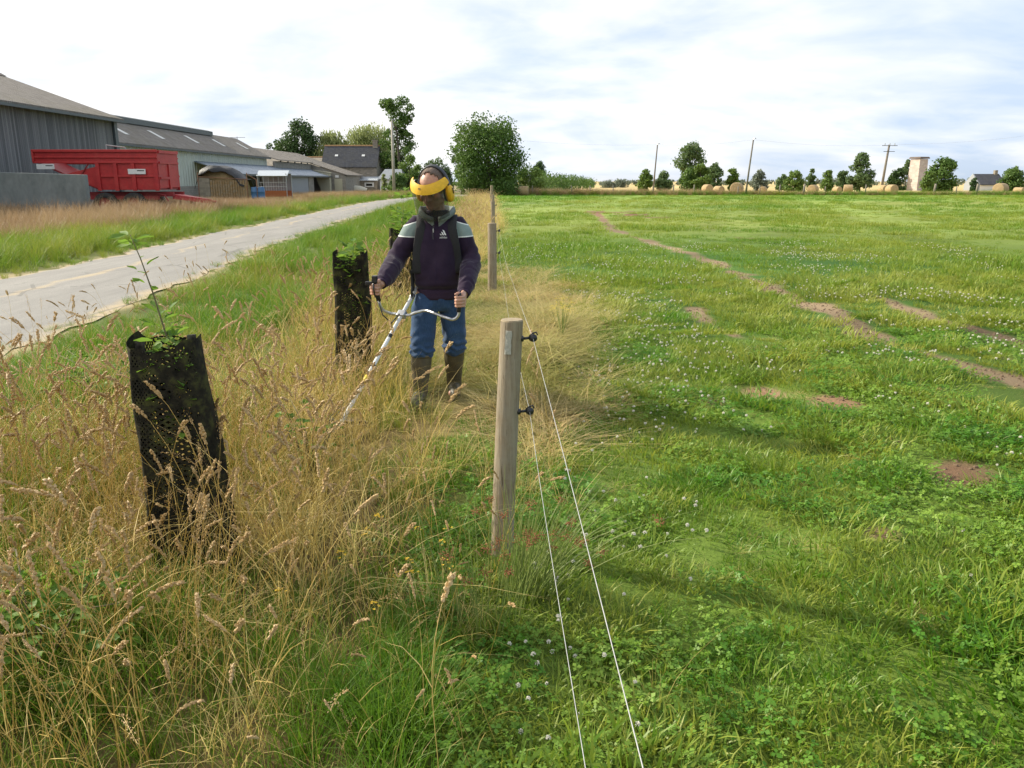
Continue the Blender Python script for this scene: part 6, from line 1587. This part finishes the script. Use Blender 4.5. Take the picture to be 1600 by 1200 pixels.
def px_tree(name, u, vt, vb, wpx, Y, prof, seed, n, size, mat, label, **kw):
    p = at(u, (vt + vb) / 2, Y); z1 = at(u, vt, Y).z; w = wpx * Y / 1295
    return tree(name, (p.x, Y, 0), z1, w, prof, seed, n, size, mat, label, **kw)
ROUND = [(.08, .6), (.3, .95), (.55, 1), (.8, .75), (1, .25)]
FULL = [(.0, .85), (.25, 1), (.55, .97), (.8, .72), (1, .2)]
px_tree('oak_tree', 763, 173, 300, 132, 100, [(.02, .78), (.2, .92), (.4, 1), (.6, .96), (.8, .72), (.93, .45), (1, .15)], 1, 22000, .27, L_OAK, 'big dense dark green oak in the centre, beyond the man', blobs=64, br=.165, trunk=.035)
px_tree('pale_shrub_tree', 722, 190, 300, 40, 103, [(.1, .8), (.5, 1), (.8, .8), (1, .3)], 2, 3200, .2, L_MID, 'lighter green tree against the left flank of the big oak', blobs=30)
px_tree('broad_tree', 472, 186, 300, 84, 150, [(.2, .5), (.42, .9), (.62, 1), (.8, .75), (1, .25)], 3, 10000, .38, L_DARK, 'dark broad tree behind the long barn, leftmost tree', blobs=60, br=.15, lean=.0)
px_tree('broad_tree', 433, 214, 290, 34, 156, [(.4, .5), (.7, 1), (.9, .8), (1, .3)], 33, 1800, .32, L_DARK, 'small dark crown at the left side of the broad dark tree', blobs=18)
px_tree('willow_tree', 522, 203, 300, 72, 150, [(.1, .8), (.5, 1), (.8, .8), (1, .35)], 4, 8500, .5, L_WIL, 'smaller pale willow left of the slate roof', blobs=40, droop=1.2, group='pale willows behind the farmhouse')
px_tree('willow_tree', 582, 194, 300, 112, 152, [(.1, .9), (.5, 1), (.8, .85), (1, .4)], 5, 15000, .5, L_WIL, 'larger pale yellow-green willow rising behind the slate roof', blobs=60, droop=1.2, group='pale willows behind the farmhouse')
px_tree('tall_tree', 622, 149, 300, 74, 140, [(.10, .85), (.3, 1), (.45, .95), (.55, .72), (.66, .6), (.78, .75), (.9, .8), (1, .4)], 6, 11000, .34, L_OAK, 'tallest tree, dark with a tufted open top, behind the pole', blobs=80, br=.13, gap=.12, trunk=.022)
px_tree('round_tree', 684, 246, 300, 56, 150, FULL, 7, 4200, .34, L_FAR, 'rounded tree behind the man, left of the oak', blobs=34)
px_tree('hedge_bush', 640, 238, 300, 52, 118, FULL, 8, 4800, .28, L_MID, 'tall ragged green bush at the bend of the lane, behind the man', 'bush', blobs=40) if False else px_tree('hedge_bush', 640, 242, 300, 50, 118, FULL, 8, 4800, .28, L_MID, 'tall ragged green bush at the bend of the lane, behind the man', cat='bush', blobs=40)
px_tree('hedge_bush', 622, 270, 302, 34, 112, FULL, 9, 2600, .24, L_OAK, 'low dark bush at the foot of the wooden pole', cat='bush', blobs=24)
px_tree('hedge_bush', 672, 262, 304, 44, 110, FULL, 10, 3200, .24, L_OAK, 'dark bush hidden behind the yellow face shield', cat='bush', blobs=26)
px_tree('conifer', 600, 272, 302, 12, 116, [(0, .8), (.4, 1), (.8, .7), (1, .2)], 11, 900, .2, L_WIL, 'small upright yellow-green conifer beside the farmhouse lean-to', blobs=14, br=.3)
px_tree('garden_bush', 606, 290, 303, 26, 108, FULL, 12, 900, .2, L_MID, 'low bright bush at the roadside before the conifer', cat='bush', blobs=12, br=.2)
px_tree('light_shrub', 828, 258, 298, 52, 106, FULL, 13, 3400, .24, L_MID, 'bright green shrub tree against the right side of the oak', blobs=30)
px_tree('back_tree', 842, 252, 298, 34, 135, ROUND, 14, 1800, .3, L_DARK, 'dark tree showing behind the bright shrub right of the oak', blobs=20)
px_tree('hedge_bush', 775, 262, 304, 90, 104, FULL, 15, 5200, .24, L_DARK, 'dark undergrowth at the foot of the oak', cat='bush', blobs=50, br=.12)
# long clipped hedge running away right of the oak
def hedge(name, a, b, h0, h1, w, n, size, mat, label, seed):
    rg = np.random.default_rng(seed); a, b = Vector(a), Vector(b); root = empty(name, a, 0, label, 'hedge'); L = (b - a).length; m = int(L / .9) + 2; C, Rd = [], []
    for i in range(m):
        t = i / (m - 1)
        for _ in range(3):
            hh = h0 + (h1 - h0) * t; q = (b - a) * t; C.append((q.x + rg.normal(0, .3), q.y + rg.normal(0, w * .2), hh * rg.uniform(.25, .85))); Rd.append(hh * .28 * rg.uniform(.8, 1.2) + .15)
    V, F, rn = leaf_cloud(rg, np.array(C), np.array(Rd), n, size); link_mesh('foliage', np_mesh('foliage', V, F, face_attr={'rnd': rn}), mat, root)
    s = MB()
    for i in range(0, m, 3): q = (b - a) * (i / (m - 1)); s.tube([(q.x, q.y, -.1), (q.x + .1, q.y, (h0 + (h1 - h0) * i / m) * .6)], [.06, .03], 5)
    s.build('stems', M_BARK, root)
hedge('field_hedge', (at(836, 300, 112).x, 112, 0), (at(925, 300, 190).x, 190, 0), 2.9, 2.2, 1.6, 9000, .26, L_OAK, 'long dark hedge running away to the right of the oak', 61)
# the scatter of trees along the far side of the stubble
FT = [('small_tree', 1008, 264, 25, 122, ROUND, L_MID, 'light green small tree touching the leftmost slim pole', 900),
      ('small_tree', 1037, 267, 28, 122, FULL, L_FAR, 'dense small tree just right of the leftmost slim pole', 1200),
      ('oak_tree', 1078, 222, 56, 150, [(.30, .5), (.45, .55), (.55, .95), (.7, .85), (.85, .72), (1, .35)], L_FAR, 'tall oak with an irregular round head above a bush group', 2600),
      ('bush_tree', 1080, 262, 40, 128, FULL, L_OAK, 'dark bush under the tall round-headed oak, left one', 1900),
      ('bush_tree', 1095, 256, 36, 126, FULL, L_MID, 'rounded bush in the middle of the oak group', 1900),
      ('bush_tree', 1117, 254, 27, 130, ROUND, L_FAR, 'upright bushy tree at the right end of the oak group', 1300),
      ('small_tree', 1144, 263, 23, 130, ROUND, L_MID, 'round small tree left of the second slim pole', 1000),
      ('willow_tree', 1187, 265, 28, 140, FULL, L_GREY, 'greyish willow-like tree right of the second slim pole', 1300),
      ('bush_tree', 1241, 266, 34, 132, FULL, L_MID, 'broad bushy tree left of the small lone tree', 1500),
      ('small_tree', 1222, 272, 22, 136, ROUND, L_FAR, 'flat-topped little tree at the left of the broad bush', 700),
      ('small_tree', 1267, 263, 18, 140, ROUND, L_FAR, 'small lone tree above the three-quarter bale', 800),
      ('small_tree', 1293, 266, 23, 132, ROUND, L_MID, 'neat round tree above a bale, left of the airy tree group', 1000),
      ('small_tree', 1318, 266, 24, 136, ROUND, L_FAR, 'small tree crowding the left side of the tall airy tree', 900),
      ('airy_tree', 1346, 238, 46, 132, [(.12, .7), (.35, 1), (.6, .85), (.85, .5), (1, .2)], L_FAR, 'tall airy pointed tree left of the crossarm pole', 2300),
      ('dark_tree', 1402, 262, 32, 152, FULL, L_DARK, 'low dark tree between the crossarm pole and the brick tower', 1500),
      ('dark_tree', 1416, 246, 16, 156, FULL, L_FAR, 'narrow tree just behind the left side of the brick tower', 900),
      ('round_tree', 1472, 246, 52, 138, FULL, L_OAK, 'large dense round tree right of the brick tower', 3200),
      ('bush_tree', 1452, 268, 26, 134, FULL, L_MID, 'brownish green bush touching the right side of the brick tower', 1000),
      ('small_tree', 1522, 278, 13, 140, FULL, L_DARK, 'tiny dark tree left of the white house', 500),
      ('round_tree', 1583, 261, 40, 140, FULL, L_OAK, 'dark tree behind the large bale at the right edge', 2200),
      ('small_tree', 950, 281, 30, 210, FULL, L_GREY, 'far low bush on the horizon in the gap beyond the hedge', 600),
      ('small_tree', 972, 280, 30, 220, FULL, L_GREY, 'second far low bush left of the leftmost slim pole', 600)]
for i, (nm, u, vt, wp, Y, pf, mt, lab, n) in enumerate(FT):
    px_tree(nm, u, vt, 300, wp * 1.02, Y, pf, 300 + i, int(n * 1.7), .36 if n < 2500 else .40, mt, lab, blobs=26 if n < 1500 else 46, br=.23 if n < 1500 else .17, gap=.16, trunk=.025, group='trees beyond the stubble field')
# a distant wooded line that reads as one mass
def far_wood():
    rg = np.random.default_rng(90); C, Rd = [], []
    for i in range(900):
        x = rg.uniform(-330, 420); y = 330 + rg.uniform(-12, 12) + .05 * abs(x); hh = 2.6 + 1.6 * float(wnoise(x, 0, 30)) + rg.uniform(-.6, .6)
        if -40 < x < 40: hh *= .75
        C.append((x, y, max(.6, hh * .6))); Rd.append(max(1.0, hh * .55))
    V, F, rn = leaf_cloud(rg, np.array(C), np.array(Rd), 42000, .9); me = np_mesh('far_wood', V, F, face_attr={'rnd': rn})
    tag(link_mesh('far_wood', me, L_GREY), 'distant low line of trees and hedges along the horizon', 'woodland', None, 'stuff')
far_wood()
